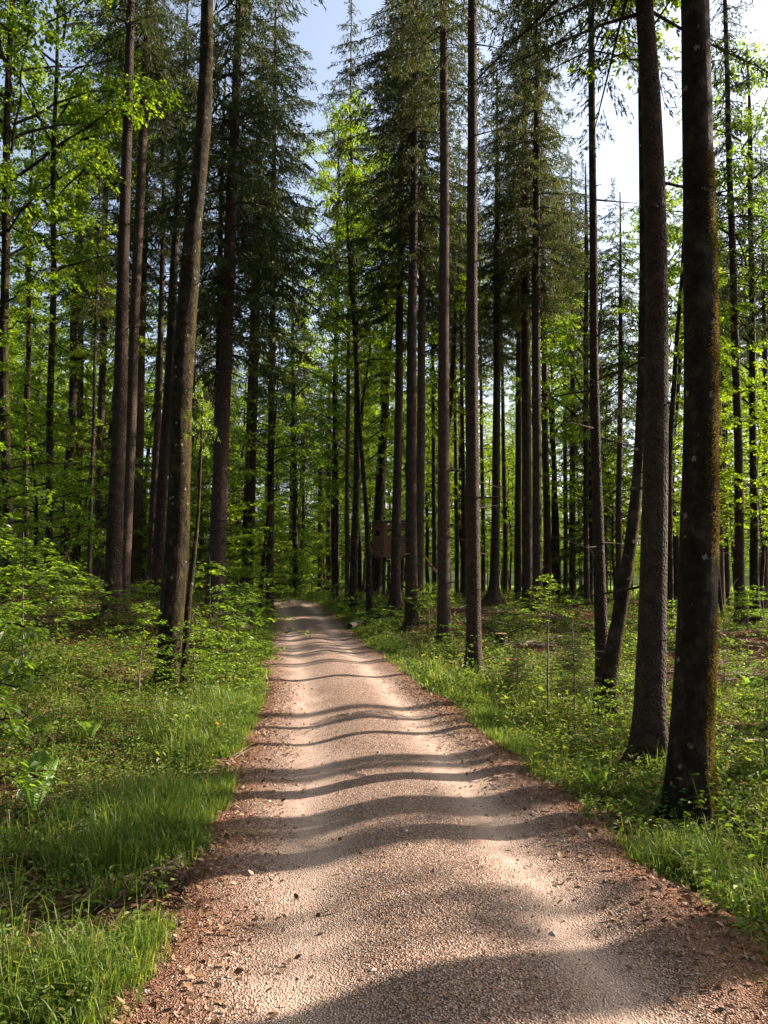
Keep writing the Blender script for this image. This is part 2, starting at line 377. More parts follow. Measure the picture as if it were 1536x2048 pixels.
def ter1(x, y): return float(surf(np.array([x]), np.array([y]))[0])

# far hills
th = np.linspace(R(-20), R(200), 260); hr = np.linspace(0, 1, 16)
TH, HR = np.meshgrid(th, hr); rad = 380 + HR * 260
HX = np.cos(TH) * rad; HY = np.sin(TH) * rad
HZ = -2 + (22 + 22 * fbm(TH * 3, HR * 0 + 2, 31)) * np.sin(HR * np.pi * .5) + fbm(HX * .12, HY * .12, 33) * 9 * HR
tag(link('hills', grid(HX, HY, HZ, M_HILL, 'hills', False)), kind='structure')

# ------------------------------------------------------------------ crowns
def spruce_crown(seed, L=14., Rm=2.7, dens=1.0, droop=1.0, es=1.0):
    r = np.random.default_rng(seed); mb = MB()
    cs, ds, ls, ws = [], [], [], []
    z = .2; az = 0
    while z < L - .3:
        t = z / L
        prof = Rm * (1 - t) ** .75 * (.55 + .45 * smooth(0, .25, t))
        nb = r.integers(4, 7) if t > .12 else r.integers(2, 5)
        for b in range(nb):
            az += 2.4 + r.normal(0, .5)
            Lb = prof * r.uniform(.55, 1.25) * (1 + .3 * math.sin(az * 1.0 + z * .9 + seed) * math.sin(z * 1.7)) + .15
            if r.random() < .16: Lb *= .4
            if r.random() < .06 and t > .05: continue
            n = max(5, int(Lb / .17)); q = np.linspace(0, 1, n)
            up = .25 * (t - .35) - .05
            hx = q * Lb; hz = up * q * Lb - droop * .30 * Lb * q ** 1.5 + .20 * Lb * np.maximum(q - .5, 0) ** 1.3
            side = r.normal(0, .06) * Lb * q ** 2
            ca, sa = math.cos(az), math.sin(az)
            pts = np.stack([ca * hx - sa * side, sa * hx + ca * side, z + hz + r.normal(0, .01, n)], 1)
            tube(mb, pts[::2] if n > 6 else pts, np.linspace(.022, .004, len(pts[::2] if n > 6 else pts)) * (.5 + Lb / 3), 3, 1, False)
            fw = np.array([ca, sa, 0]); lt = np.array([-sa, ca, 0])
            q0 = .22 if t < .3 else .08
            m = int(Lb * 29 * dens); sq = r.uniform(q0, 1, m)
            sl = np.minimum(.62, .34 * Lb) * (1.05 - sq) ** .6 * r.uniform(.5, 1.15, m) + .06     # side twig length
            sg = r.choice([-1, 1], m)
            base = np.stack([np.interp(sq, q, pts[:, i]) for i in range(3)], 1)
            # clumpy gaps along the branch
            keep = vnoise(sq * Lb * 2.2 + az, np.full(m, z * 3.1), seed) > .2
            base, sl, sg, sq = base[keep], sl[keep], sg[keep], sq[keep]; m = len(base)
            if m == 0: continue
            ang = r.uniform(.6, 1.15, m)
            td = fw[None] * np.cos(ang)[:, None] + lt[None] * (sg * np.sin(ang))[:, None]; td[:, 2] = r.normal(-.18, .12, m) - droop * .25
            td = unit(td)
            k = np.maximum(2, (sl / (.042 * es)).astype(int)); idx = np.repeat(np.arange(m), k)
            pos = r.random(len(idx))
            hang = np.zeros((len(idx), 3)); hang[:, 2] = -droop * .35 * (sl[idx] * pos) ** 1.3
            c = base[idx] + td[idx] * (sl[idx] * pos)[:, None] + hang
            d = td[idx] * .8 + r.normal(0, .45, (len(idx), 3)); d[:, 2] -= .55 * droop * r.random(len(idx))
            cs.append(c); ds.append(d); ls.append(es * r.uniform(.09, .19, len(idx))); ws.append(es * r.uniform(.017, .036, len(idx)))
        z += r.uniform(.24, .42)
    c = np.concatenate(cs); d = np.concatenate(ds)
    # leader
    nn = 150; zz = r.uniform(L * .93, L + .3, nn); a = r.uniform(0, 6.28, nn)
    c = np.concatenate([c, np.stack([0 * zz, 0 * zz, zz], 1)]); d = np.concatenate([d, np.stack([np.cos(a), np.sin(a), np.full(nn, .4)], 1)])
    ls = np.concatenate(ls + [r.uniform(.1, .2, nn)]); ws = np.concatenate(ws + [np.full(nn, .03)])
    leaves(mb, c, d, r.normal(0, 1, c.shape), ls, ws, 0)
    me = mb.mesh('spruce_crown', [M_NEEDLE, M_SPRUCE]); me['L'] = L; me['R'] = Rm
    return me

def beech_crown(seed, L=11., Rm=3.6, nlimb=30, leaf=.10, per=230, spray=.85, fine=False, up=.55, shape=.8, lat=.5, mat=None, matb=None, thick=.035):
    r = np.random.default_rng(seed); mb = MB(); C_, D_, N_, S_ = [], [], [], []
    for i in range(nlimb):
        t = (i + r.random()) / nlimb
        z0 = L * t * .86
        prof = Rm * (max(.12, math.sin(math.pi * min(1, (t * .86 + .10)) ** shape)))
        az = i * 2.4 + r.normal(0, .4); ca, sa = math.cos(az), math.sin(az)
        Lb = prof * r.uniform(.6, 1.15); n = 7; q = np.linspace(0, 1, n)
        e = up * (1 + .5 * t)
        rise = e * Lb * (q - .32 * q ** 2.2)
        sd_ = r.normal(0, .12) * Lb * q ** 1.7
        pts = np.stack([ca * q * Lb - sa * sd_, sa * q * Lb + ca * sd_, z0 + rise], 1) + r.normal(0, .03, (n, 3)) * (q > 0)[:, None]
        tube(mb, pts, np.linspace(thick * (.4 + Lb / Rm * .8), .006, n), 4, 1, False)
        ns = max(2, int(Lb * 2.6 / spray * .75))
        for j in range(ns):
            qq = r.uniform(.3, 1.02); b = np.array([np.interp(min(qq, 1), q, pts[:, k]) for k in range(3)])
            off = r.normal(0, 1, 3) * np.array([lat, lat, lat * .45]) * (.35 + .3 * Lb / Rm) * spray * 1.6
            cc = b + off
            tube(mb, [b, (b + cc) / 2 + r.normal(0, .04, 3), cc], [.012, .008, .004], 3, 1, False)
            rs = spray * r.uniform(.55, 1.1); nl = int(per * r.uniform(.6, 1.3) * (rs / spray) ** 1.6)
            # twigs fanning out, leaves alternate along them
            nt_ = max(5, nl // 11); ta = r.uniform(0, 6.28, nt_); tl = rs * r.uniform(.5, 1.0, nt_)
            ti = r.integers(0, nt_, nl); tp = r.uniform(.15, 1, nl) ** .75
            rr = tl[ti] * tp
            tilt = r.normal(0, .14, 2)
            lx = rr * np.cos(ta[ti]) + r.normal(0, .025, nl); ly = rr * np.sin(ta[ti]) + r.normal(0, .025, nl)
            lz = tilt[0] * lx + tilt[1] * ly - .22 * rr ** 2 / rs + r.normal(0, .035, nl)
            C_.append(cc + np.stack([lx, ly, lz], 1))
            la = ta[ti] + r.choice([-1, 1], nl) * r.uniform(.4, 1.1, nl)
            D_.append(np.stack([np.cos(la), np.sin(la), r.normal(-.25, .25, nl)], 1))
            N_.append(np.stack([r.normal(0, .38, nl), r.normal(0, .38, nl), np.ones(nl)], 1))
            S_.append(leaf * r.uniform(.5, 1.3, nl))
    c = np.concatenate(C_); S = np.concatenate(S_)
    leaves(mb, c, np.concatenate(D_), np.concatenate(N_), S, S * .66, 0, fine, .12)
    me = mb.mesh('beech_crown', [mat or M_BEECH, matb or M_MOSSY]); me['L'] = L; me['R'] = Rm
    return me

SPR = [spruce_crown(11, 14, 2.7, 1.0, 1.0), spruce_crown(12, 14, 2.5, .9, 1.25), spruce_crown(13, 14, 2.8, .75, .9), spruce_crown(14, 14, 2.6, .6, 1.1)]
SPARSE = spruce_crown(15, 14, 2.3, .35, 1.2)
NEARC = spruce_crown(16, 14, 2.3, .9, 1.2, .5)
BEE = [beech_crown(21), beech_crown(22, nlimb=34, spray=.75, per=200), beech_crown(23, L=12, Rm=3.2, nlimb=28, per=240)]
UND = [beech_crown(31, L=6.5, Rm=2.2, nlimb=26, leaf=.10, per=120, spray=.65, up=.25, shape=.6, lat=.6, thick=.025),
       beech_crown(32, L=6.5, Rm=2.4, nlimb=24, leaf=.105, per=130, spray=.7, up=.2, shape=.55, lat=.6, thick=.025)]
SAP = [beech_crown(41, L=2.6, Rm=1.0, nlimb=18, leaf=.085, per=44, spray=.32, up=.22, shape=.6, lat=.5, mat=M_SHRUB, thick=.010, fine=True),
       beech_crown(42, L=2.6, Rm=1.1, nlimb=14, leaf=.09, per=46, spray=.36, up=.2, shape=.55, lat=.5, mat=M_SHRUB, thick=.010, fine=True),
       beech_crown(43, L=2.0, Rm=1.1, nlimb=16, leaf=.075, per=42, spray=.32, up=.35, shape=.5, lat=.6, mat=M_SHRUB, thick=.008, fine=True)]

# ------------------------------------------------------------------ trunks
def trunk_mesh(path, radii, name, mat, seed, near=True, stubs=0, flare=.45, lump=.05, sweep=()):
    """path: k x 3 local points; radii at them"""
    r = np.random.default_rng(seed); path = np.asarray(path, float); radii = np.asarray(radii, float)
    seg = 20 if near else 9; step = .16 if near else .7
    zz = path[:, 2]; n = max(8, int((zz[-1] - zz[0]) / step))
    if near: h = np.concatenate([np.linspace(zz[0], 1.2, 16)[:-1], np.linspace(1.2, zz[-1], n)])
    else: h = np.concatenate([[zz[0], zz[0] + .15, .15, .5], np.linspace(1.0, zz[-1], n)])
    # smooth interpolation
    def itp(v):
        a = np.interp(h, zz, v); k = 3 if near else 1
        if k > 1:
            p = np.pad(a, (k, k), 'edge'); p = np.convolve(p, np.ones(2 * k + 1) / (2 * k + 1), 'valid')
            w = np.clip(h / 1.2, 0, 1); a = a * (1 - w) + p * w
        return a
    px_, py_, rr = itp(path[:, 0]), itp(path[:, 1]), np.interp(h, zz, radii)
    wob = .018 if mat is M_MOSSY else .006
    px_ = px_ + wob * np.sin(h * .9 + seed) * np.clip(h, 0, 1); py_ = py_ + wob * np.cos(h * .7 + seed)
    rr = rr * (1 + flare * np.exp(-np.maximum(h, 0) / .22) + (.55 * np.clip(.12 - h, 0, .5) / .3))
    th = np.linspace(0, 2 * np.pi, seg, endpoint=False)
    lobes = 1 + (.22 * np.cos(5 * th + seed) + .2 * np.cos(3 * th + seed * 2) + .06 * np.cos(9 * th))[None] * np.exp(-np.maximum(h, 0) / .28)[:, None]
    T, H = np.meshgrid(th, h)
    lobes = lobes + (fbm(np.cos(T) * 1.2 + 5 + H * .25, np.sin(T) * 1.2 + H * .9 + seed, seed) - .5) * lump * 2
    mb = MB(); tube(mb, np.stack([px_, py_, h], 1), rr, seg, 0, True, lobes)
    for i in range(stubs):
        hz = r.uniform(2.0, zz[-1] * .62) if i % 3 else r.uniform(1.0, 5)
        a = r.uniform(0, 6.28); l = r.uniform(.04, .16) if r.random() < .72 else r.uniform(.3, 1.3)
        c = np.array([np.interp(hz, h, px_), np.interp(hz, h, py_), hz]); rad = np.interp(hz, h, rr)
        d = np.array([math.cos(a), math.sin(a), 0])
        k = max(3, int(l / .2)); q = np.linspace(0, 1, k)
        pts = c + d * (rad * .6 + q[:, None] * l) + np.stack([r.normal(0, .03, k) * q, r.normal(0, .03, k) * q, (r.uniform(-.35, .15) * q) * l], 1)
        tube(mb, pts, np.linspace(.013 + .004 * l, .003, k), 5 if near else 3, 0, False)
        if l > .5:
            for w in range(3):
                b0 = pts[-1] * (1 - .3 * w / 2) + pts[0] * (.3 * w / 2); e = b0 + (d * r.uniform(.1, .4) + r.normal(0, .18, 3))
                tube(mb, [b0, (b0 + e) / 2 + r.normal(0, .02, 3), e], [.005, .003, .001], 3, 0, False)
    return mb.mesh(name, mat, True), (h, px_, py_)

def hero(name, kind, d, pts, label, H, cb=None, crown=None, Rc=2.6, group=None, stubs=25, flare=.45, lump=.05, seed=1, rotz=None, sink=0, cat=None, moss=None):
    """pts: (px, py, width px) up the trunk in the photograph, at d metres"""
    W = [P(px, py, d) for px, py, w in pts]; rd = [w / 2 * d / FPX * .97 for _, _, w in pts]
    bx, by = W[0][0], d; bz = ter1(bx, by) - .03 - sink
    base = np.array([bx, by, bz])
    loc = [w - base for w in W]; loc[0] = np.array([0, 0, -.35]); rd[0] = rd[0]
    if loc[1][2] < .4: loc[1][2] = .4
    # extend upwards out of the frame with the last slope
    dirn = (loc[-1] - loc[max(1, len(loc) - 3)]); dirn = dirn / dirn[2]
    dirn[:2] *= .5
    if loc[-1][2] < H:
        top = loc[-1] + dirn * (H - loc[-1][2]); mid = (loc[-1] + top) / 2
        loc += [mid, top]; rd += [rd[-1] * .6, .02]
    e = empty(name, base, label, cat or kind, group)
    mat = M_SPRUCE if kind == 'spruce' else M_MOSSY
    me, (h, px_, py_) = trunk_mesh(loc, rd, 'trunk', mat, seed, True, stubs, flare, lump)
    link('trunk', me, e)
    if moss:
        r = np.random.default_rng(seed + 5); co = np.empty(len(me.vertices) * 3); me.vertices.foreach_get('co', co); co = co.reshape(-1, 3)
        nv = np.empty(len(me.vertices) * 3); me.vertices.foreach_get('normal', nv); nv = nv.reshape(-1, 3)
        sel = np.where((co[:, 2] > 0) & (co[:, 2] < moss[1]) & (nv[:, 0] * .9 - nv[:, 1] * .25 + (fbm(co[:, 2] * 1.7, co[:, 0] * 5, seed) - .5) * 1.5 > .55))[0]
        w_ = r.choice(sel, moss[0]); p_ = co[w_] + r.normal(0, .03, (moss[0], 3)) * [.4, .6, 2.2]; n_ = nv[w_]
        ax = np.stack([np.interp(p_[:, 2], h, px_), np.interp(p_[:, 2], h, py_)], 1); dv = p_[:, :2] - ax
        rn = np.linalg.norm(dv, axis=1, keepdims=True); r0_ = np.linalg.norm(co[w_][:, :2] - ax, axis=1, keepdims=True)
        p_[:, :2] = ax + dv / rn * (r0_ - .004)
        mb = MB(); leaves(mb, p_, n_ + r.normal(0, .55, p_.shape), r.normal(0, 1, p_.shape), r.uniform(.008, .024, moss[0]), r.uniform(.003, .008, moss[0]))
        link('moss', mb.mesh('moss', M_MOSS), e)
    if crown is not None:
        c = link('crown', crown, e, (float(np.interp(cb, h, px_)), float(np.interp(cb, h, py_)), cb))
        s = Rc / crown['R']; c.scale = (s, s, (H - cb + .3) / crown['L'] * (1.0 if kind == 'spruce' else 1.15)); c.rotation_euler = (0, 0, rotz if rotz is not None else seed * 1.7)
    return e

S, B = 'spruce', 'beech'
hero('young_beech', B, 12.6, [(366, 1385, 15), (372, 1220, 13), (384, 1120, 11), (395, 1040, 7), (402, 930, 5), (408, 800, 4)], 'thin bowed young stem beside the right foot of the mossy bending beech', 4.6, 3.7, SAP[2], .3, None, 0, .3, .05, 44)
hero('spruce_tree', S, 19, [(222, 1245, 42), (227, 1150, 35), (238, 850, 29), (245, 600, 25), (253, 300, 21), (262, 0, 17)], 'front one of the two tall grey spruces standing close together left of the track', 27, 14.5, SPR[3], 2.4, None, 45, .4, .03, 3)
hero('spruce_tree', S, 20.5, [(246, 1262, 27), (249, 1150, 24), (262, 850, 21), (271, 600, 20), (284, 300, 18), (299, 0, 15)], 'sunlit spruce just behind and right of its close grey twin left of the track', 27, 13.5, SPR[2], 2.2, None, 50, .4, .03, 4)
hero('beech_tree', B, 13, [(338, 1392, 62), (342, 1300, 54), (350, 1140, 50), (356, 1000, 47), (362, 800, 44), (374, 640, 43), (384, 540, 41), (386, 470, 36), (399, 350, 32), (407, 200, 31), (414, 0, 27)], 'mossy brown bending beech nearest the left edge of the track', 21, 12.5, BEE[0], 3.4, None, 0, .55, .13, 5, moss=(9000, 9.5))
hero('spruce_tree', S, 25, [(430, 1215, 46), (432, 1160, 38), (443, 900, 31), (457, 560, 26), (468, 280, 21), (480, 0, 16)], 'dark spruce with drooping boughs behind the mossy bending beech', 30, 7.5, SPR[1], 4.3, None, 50, .5, .03, 6)
hero('spruce_tree', S, 27, [(312, 1175, 24), (318, 1080, 22), (335, 800, 19), (350, 500, 16), (366, 240, 12)], 'slim spruce seen between the twin grey spruces and the mossy beech', 22, 13, SPARSE, 1.6, None, 40, .3, .03, 7)
hero('spruce_tree', S, 32, [(268, 1120, 36), (270, 1060, 30), (276, 800, 26), (284, 500, 22), (292, 200, 18)], 'thick dark spruce far behind the twin grey spruces', 28, 13, SPR[0], 2.6, None, 30, .4, .03, 8)
hero('spruce_tree', S, 36, [(488, 1190, 15), (490, 1100, 13), (500, 800, 12), (507, 560, 10)], 'left one of a pair of thin spruces by the left side of the bend', 25, 12, SPR[2], 2.1, None, 20, .3, .03, 9)
hero('spruce_tree', S, 34, [(499, 1196, 17), (500, 1110, 15), (508, 850, 13), (514, 600, 12)], 'right one of a pair of thin spruces by the left side of the bend', 26, 13, SPR[3], 2.2, None, 20, .3, .03, 10)
hero('beech_tree', B, 34, [(521, 1180, 8), (527, 1110, 8), (538, 1010, 7), (546, 920, 6)], 'thin leaning young beech left of the bend in the track', 11, 5, UND[0], 2.0, None, 0, .2, .05, 11)
hero('beech_tree', B, 19, [(14, 1200, 22), (16, 1100, 20), (8, 700, 18), (10, 400, 16), (24, 0, 11)], 'dark forked beech at the left edge of the photo', 19, 7.0, BEE[1], 3.4, None, 0, .3, .06, 12)
hero('birch_tree', B, 27, [(50, 1160, 13), (52, 1000, 12), (56, 700, 10), (58, 500, 9)], 'slender pale reddish trunk among leaves at the far left', 18, 9, BEE[2], 2.2, None, 0, .2, .03, 13)
hero('beech_tree', B, 30, [(128, 1130, 22), (134, 1000, 18), (142, 850, 16), (150, 600, 14)], 'black trunked beech on the slope at the left, behind the undergrowth', 20, 8, BEE[0], 3.4, None, 0, .3, .06, 14)
hero('spruce_tree', S, 28, [(180, 1105, 8), (182, 1000, 8), (187, 850, 7), (190, 700, 6)], 'very thin pinkish sunlit stem on the slope at the left', 15, 8.5, SPARSE, 1.4, None, 12, .2, .03, 15)
hero('beech_tree', B, 33, [(708, 1180, 19), (709, 1100, 16), (713, 950, 14), (716, 800, 13), (708, 600, 12), (704, 430, 10)], 'dark straight beech left of the wooden hide', 22, 10.5, BEE[2], 2.6, None, 0, .4, .07, 16)
hero('beech_tree', B, 28, [(741, 1205, 16), (737, 1120, 12), (730, 1000, 9), (722, 880, 8), (712, 720, 8), (700, 560, 6)], 'thin curving beech with a lit foot right beside the hide', 16, 9, UND[1], 2.0, None, 0, .5, .06, 17)
hero('beech_tree', B, 42, [(752, 1160, 24), (756, 1050, 20), (764, 900, 18), (776, 720, 15), (786, 580, 12)], 'dark beech leaning right behind the wooden hide', 24, 12, BEE[1], 3.0, None, 0, .4, .07, 18)
hero('spruce_tree', S, 36, [(694, 1170, 10), (694, 1000, 9), (696, 800, 8), (698, 640, 7)], 'thin dark spruce left of the straight beech by the hide', 29, 13, SPR[1], 2.4, None, 15, .2, .03, 19)
hero('spruce_tree', S, 28.5, [(790, 1206, 30), (791, 1150, 21), (794, 1000, 19), (797, 850, 17), (799, 650, 16), (802, 450, 14)], 'spruce with a bright sunlit right side standing before the hide', 25, 10.0, SPR[0], 2.9, None, 30, .7, .03, 20)
hero('spruce_tree', S, 24.5, [(824, 1260, 30), (823, 1150, 25), (822, 900, 22), (824, 650, 20), (828, 350, 16), (832, 100, 12)], 'thicker dark spruce just right of the hide', 27, 11.5, SPR[1], 2.7, None, 35, .35, .03, 21)
hero('spruce_tree', S, 26.5, [(837, 1240, 20), (838, 1150, 19), (842, 850, 17), (845, 500, 15), (848, 200, 12)], 'spruce close against the right of the thick dark spruce by the hide', 26, 11.5, SPR[2], 2.5, None, 35, .3, .03, 22)
hero('spruce_tree', S, 20, [(889, 1282, 32), (888, 1200, 27), (887, 900, 24), (888, 600, 22), (889, 300, 19), (887, 0, 15)], 'straight grey spruce on the right verge, second trunk of the row from the hide', 27, 14, SPR[3], 2.3, None, 50, .35, .03, 23)
hero('spruce_tree', S, 15, [(948, 1358, 38), (948, 1280, 31), (945, 1000, 27), (944, 700, 25), (944, 400, 22), (945, 0, 19)], 'tall straight spruce with a pink sunlit edge near the middle of the right verge', 26, 13.5, SPARSE, 2.0, None, 60, .3, .03, 24)
hero('spruce_tree', S, 31, [(984, 1218, 32), (988, 1165, 20), (992, 1000, 17), (994, 700, 15), (995, 400, 12)], 'slim spruce with a widely flared foot right of the tall pink edged spruce', 22, 9.5, SPR[3], 2.0, None, 35, 1.1, .03, 25)
hero('spruce_tree', S, 38, [(1034, 1190, 15), (1036, 1000, 13), (1038, 700, 12)], 'thin spruce with a lit edge left of the close pair at right of centre', 24, 13, SPR[0], 2.2, None, 25, .3, .03, 26)
hero('spruce_tree', S, 30, [(1055, 1228, 26), (1055, 1150, 22), (1053, 900, 20), (1051, 600, 18), (1050, 300, 14)], 'left trunk of the close pair of dark spruces at right of centre', 27, 11, SPR[0], 2.8, None, 35, .3, .03, 27)
hero('spruce_tree', S, 28, [(1074, 1240, 24), (1075, 1150, 20), (1073, 900, 18), (1072, 600, 17), (1074, 200, 13)], 'right trunk of the close pair of dark spruces at right of centre', 27, 11, SPR[1], 2.6, None, 35, .3, .03, 28)
hero('spruce_tree', S, 36, [(1096, 1212, 19), (1095, 1100, 16), (1090, 850, 13), (1088, 600, 11)], 'spruce with a thin lit edge just right of the dark close pair', 24, 13, SPR[2], 2.2, None, 30, .4, .03, 29)
hero('beech_tree', B, 40, [(1117, 1195, 11), (1115, 1080, 9), (1110, 960, 8), (1106, 850, 7)], 'thin crooked dark beech in the stand right of centre', 16, 9, UND[0], 2.0, None, 0, .3, .1, 30)
hero('spruce_tree', S, 42, [(1131, 1192, 10), (1131, 1000, 9), (1130, 800, 8)], 'thin grey spruce between the crooked beech and a thicker dark one', 21, 12, SPR[3], 1.9, None, 25, .2, .03, 31)
hero('spruce_tree', S, 40, [(1144, 1196, 14), (1145, 1000, 13), (1146, 800, 11)], 'dark spruce second to the right of the crooked beech', 23, 12, SPR[0], 2.0, None, 25, .2, .03, 32)
hero('spruce_tree', S, 33, [(1173, 1205, 13), (1172, 1000, 11), (1172, 700, 10), (1173, 500, 9)], 'narrow black spruce just left of the leaning white spotted beech', 19, 12, SPARSE, 1.5, None, 35, .2, .03, 33)
hero('spruce_tree', S, 10.9, [(1206, 1412, 42), (1204, 1330, 28), (1200, 1150, 24), (1192, 900, 21), (1187, 700, 18), (1186, 450, 16), (1184, 200, 14), (1183, 0, 13)], 'slender spruce rising from beside the foot of the leaning spotted beech', 20, 9.2, NEARC, 1.8, None, 55, .35, .03, 34)
hero('beech_tree', B, 10.0, [(1214, 1452, 36), (1216, 1390, 30), (1232, 1280, 30), (1250, 1180, 28), (1268, 1060, 25), (1280, 900, 22), (1284, 700, 20), (1287, 500, 18)], 'leaning beech with white lichen spots in front of the slender spruce', 15, 8.5, BEE[1], 2.2, None, 0, .4, .08, 35, moss=(5000, 6))
hero('spruce_tree', S, 7.8, [(1297, 1525, 80), (1301, 1420, 62), (1307, 1200, 55), (1311, 900, 50), (1313, 600, 46), (1311, 400, 44), (1302, 180, 41), (1288, 0, 37)], 'big rough dark spruce standing left of the thick mossy beech', 24, 7.4, NEARC, 2.5, None, 30, .14, .025, 36)
hero('beech_tree', B, 6.1, [(1380, 1640, 100), (1384, 1500, 84), (1392, 1300, 78), (1395, 1100, 76), (1397, 900, 71), (1399, 700, 67), (1398, 400, 64), (1396, 150, 60), (1392, 0, 58)], 'thick mossy beech nearest the camera on the right verge', 20, 9.5, BEE[2], 3.6, None, 0, .18, .055, 37, moss=(26000, 5.2))
hero('beech_tree', B, 26, [(1340, 1245, 15), (1338, 1100, 13), (1340, 900, 12), (1352, 700, 10), (1366, 540, 8)], 'thin tree glimpsed between the big rough spruce and the thick mossy beech', 15, 8, UND[1], 2.2, None, 0, .3, .06, 38)
hero('spruce_tree', S, 34, [(1442, 1235, 17), (1440, 1100, 15), (1438, 900, 13), (1436, 700, 11)], 'grey spruce just right of the thick mossy beech', 20, 11, SPR[3], 2.0, None, 30, .3, .03, 39)
hero('spruce_tree', S, 36, [(1457, 1240, 10), (1454, 1100, 9), (1450, 950, 8)], 'very thin spruce right of the grey one beyond the mossy beech', 15, 8, SPARSE, 1.5, None, 25, .2, .03, 40)
hero('spruce_tree', S, 25, [(1482, 1268, 30), (1480, 1180, 20), (1477, 900, 17), (1468, 600, 15), (1458, 300, 12), (1450, 0, 9)], 'dark spruce with flared foot near the right edge of the photo', 24, 9.5, SPARSE, 2.0, None, 50, .5, .03, 41)
hero('beech_tree', B, 26, [(1514, 1262, 26), (1510, 1180, 19), (1506, 900, 15), (1504, 600, 12), (1500, 300, 10)], 'moss lit beech near the right edge beside the flared spruce', 20, 7, BEE[0], 3.2, None, 0, .5, .07, 42)
hero('spruce_tree', S, 33, [(1531, 1250, 14), (1530, 1000, 12), (1530, 700, 10)], 'thin spruce cut by the right edge of the photo', 20, 11, SPR[3], 2.0, None, 30, .2, .03, 43)
for k, (a, lab) in enumerate([((868, 44, 10), 'slim lit spruce between the hide group and the second verge spruce'), ((913, 46, 9), 'thin orange lit spruce left of the tall pink edged spruce'),
                              ((927, 40, 10), 'slender bright edged spruce hard by the left of the tall pink edged spruce'), ((966, 48, 9), 'thin spruce between the tall pink edged spruce and the flared one'),
                              ((1010, 46, 10), 'thin far spruce between the flared spruce and the close pair'), ((584, 60, 15), 'dark far spruce rising above the bushes of the bend'),
                              ((640, 62, 11), 'thin far spruce over the end of the visible track'), ((657, 58, 12), 'dark thin spruce just right of the end of the visible track')]):
    px, d, w = a
    hero('spruce_tree', S, d, [(px, 1190, w), (px + 1, 1100, w), (px + (px - 768) * -.015, 850, w * .85)], lab, 19 if k > 4 else 24, 9 if k > 4 else 13, SPR[k % 4], 2.0 if k > 4 else 2.2, None, 15, .2, .03, 50 + k)

# ------------------------------------------------------------------ background and neighbouring trees from shared prototypes
def proto_trunk(seed, H, r0, mat, bend, st):
    z = np.linspace(0, H, 7); rr = np.random.default_rng(seed)
    p = np.stack([np.cumsum(rr.normal(0, bend, 7)), np.cumsum(rr.normal(0, bend, 7)), z], 1); p[0] = (0, 0, -.4); p[1, :2] *= .5
    return trunk_mesh(p, r0 * np.array([1, .92, .82, .7, .55, .35, .06]), 'trunk', mat, seed, False, st, .3, .04)[0]
ST = [proto_trunk(61, 24, .17, M_SPRUCE, .05, 30), proto_trunk(62, 24, .15, M_SPRUCE, .08, 30), proto_trunk(63, 24, .19, M_SPRUCE, .05, 25)]
BT = [proto_trunk(64, 18, .15, M_MOSSY, .25, 0), proto_trunk(65, 18, .17, M_MOSSY, .2, 0)]
UT = [proto_trunk(66, 8, .05, M_MOSSY, .12, 0), proto_trunk(67, 8, .06, M_MOSSY, .15, 0)]
def tree(kind, x, y, H, cb, Rc, label, group, i, thick=1.0):
    z = ter1(x, y) - .05
    nm = {'s': 'spruce_tree', 'b': 'beech_tree', 'u': 'young_beech'}[kind]
    e = empty(nm, (x, y, z), label, 'spruce' if kind == 's' else 'beech', group)
    tm, H0 = {'s': (ST[i % 3], 24), 'b': (BT[i % 2], 18), 'u': (UT[i % 2], 8)}[kind]
    t = link('trunk', tm, e); t.scale = (thick, thick, H * .95 / H0); t.rotation_euler = (0, 0, i * 2.1)
    cm = {'s': SPR[i % 4], 'b': BEE[i % 3], 'u': UND[i % 2]}[kind]
    c = link('crown', cm, e, (0, 0, cb)); s = Rc / cm['R']; c.scale = (s, s, (H - cb + .2) / cm['L'] * (1.0 if kind == 's' else 1.12)); c.rotation_euler = (0, 0, i * 1.3)
    e.rotation_euler = (rng.normal(0, .012), rng.normal(0, .012), 0)
    return e

SKYL = np.array([(-300, 0), (0, 150), (130, 20), (200, -300), (540, -200), (590, 480), (620, 820), (660, 860), (700, 640), (735, 50), (800, -200), (1130, -100), (1180, 480), (1200, 620), (1250, 600), (1290, 330), (1340, 300), (1420, 420), (1536, 150), (1900, 0)], float)
def cap(px, d):
    py = np.interp(px, SKYL[:, 0], SKYL[:, 1]); return P(768, py, d)[2]
placed = []
def ok(x, y, r):
    for a, b in placed:
        if (a - x) ** 2 + (b - y) ** 2 < r * r: return False
    s, _ = track(np.array([x]), np.array([y]))
    return abs(s[0]) > 2.6
GAPS = [(-999, -30, 'just outside the left edge'), (-30, 30, 'at the far left edge'), (30, 125, 'right of the pale reddish trunk'), (125, 220, 'between the black trunked beech and the twin grey spruces'), (220, 300, 'behind the twin grey spruces'),
        (300, 390, 'behind the mossy bending beech'), (390, 480, 'behind the drooping spruce'), (480, 560, 'behind the thin spruce pair left of the bend'), (560, 625, 'over the pale bushes of the bend'),
        (625, 700, 'over the end of the track'), (700, 790, 'behind the hide'), (790, 870, 'right of the hide'), (870, 945, 'behind the second verge spruce'), (945, 1040, 'behind the flared spruce'),
        (1040, 1110, 'behind the close pair of spruces'), (1110, 1200, 'left of the slender spruce'), (1200, 1290, 'behind the leaning spotted beech'), (1290, 1400, 'behind the two big right trunks'),
        (1400, 1470, 'right of the thick mossy beech'), (1470, 9999, 'at the right edge')]
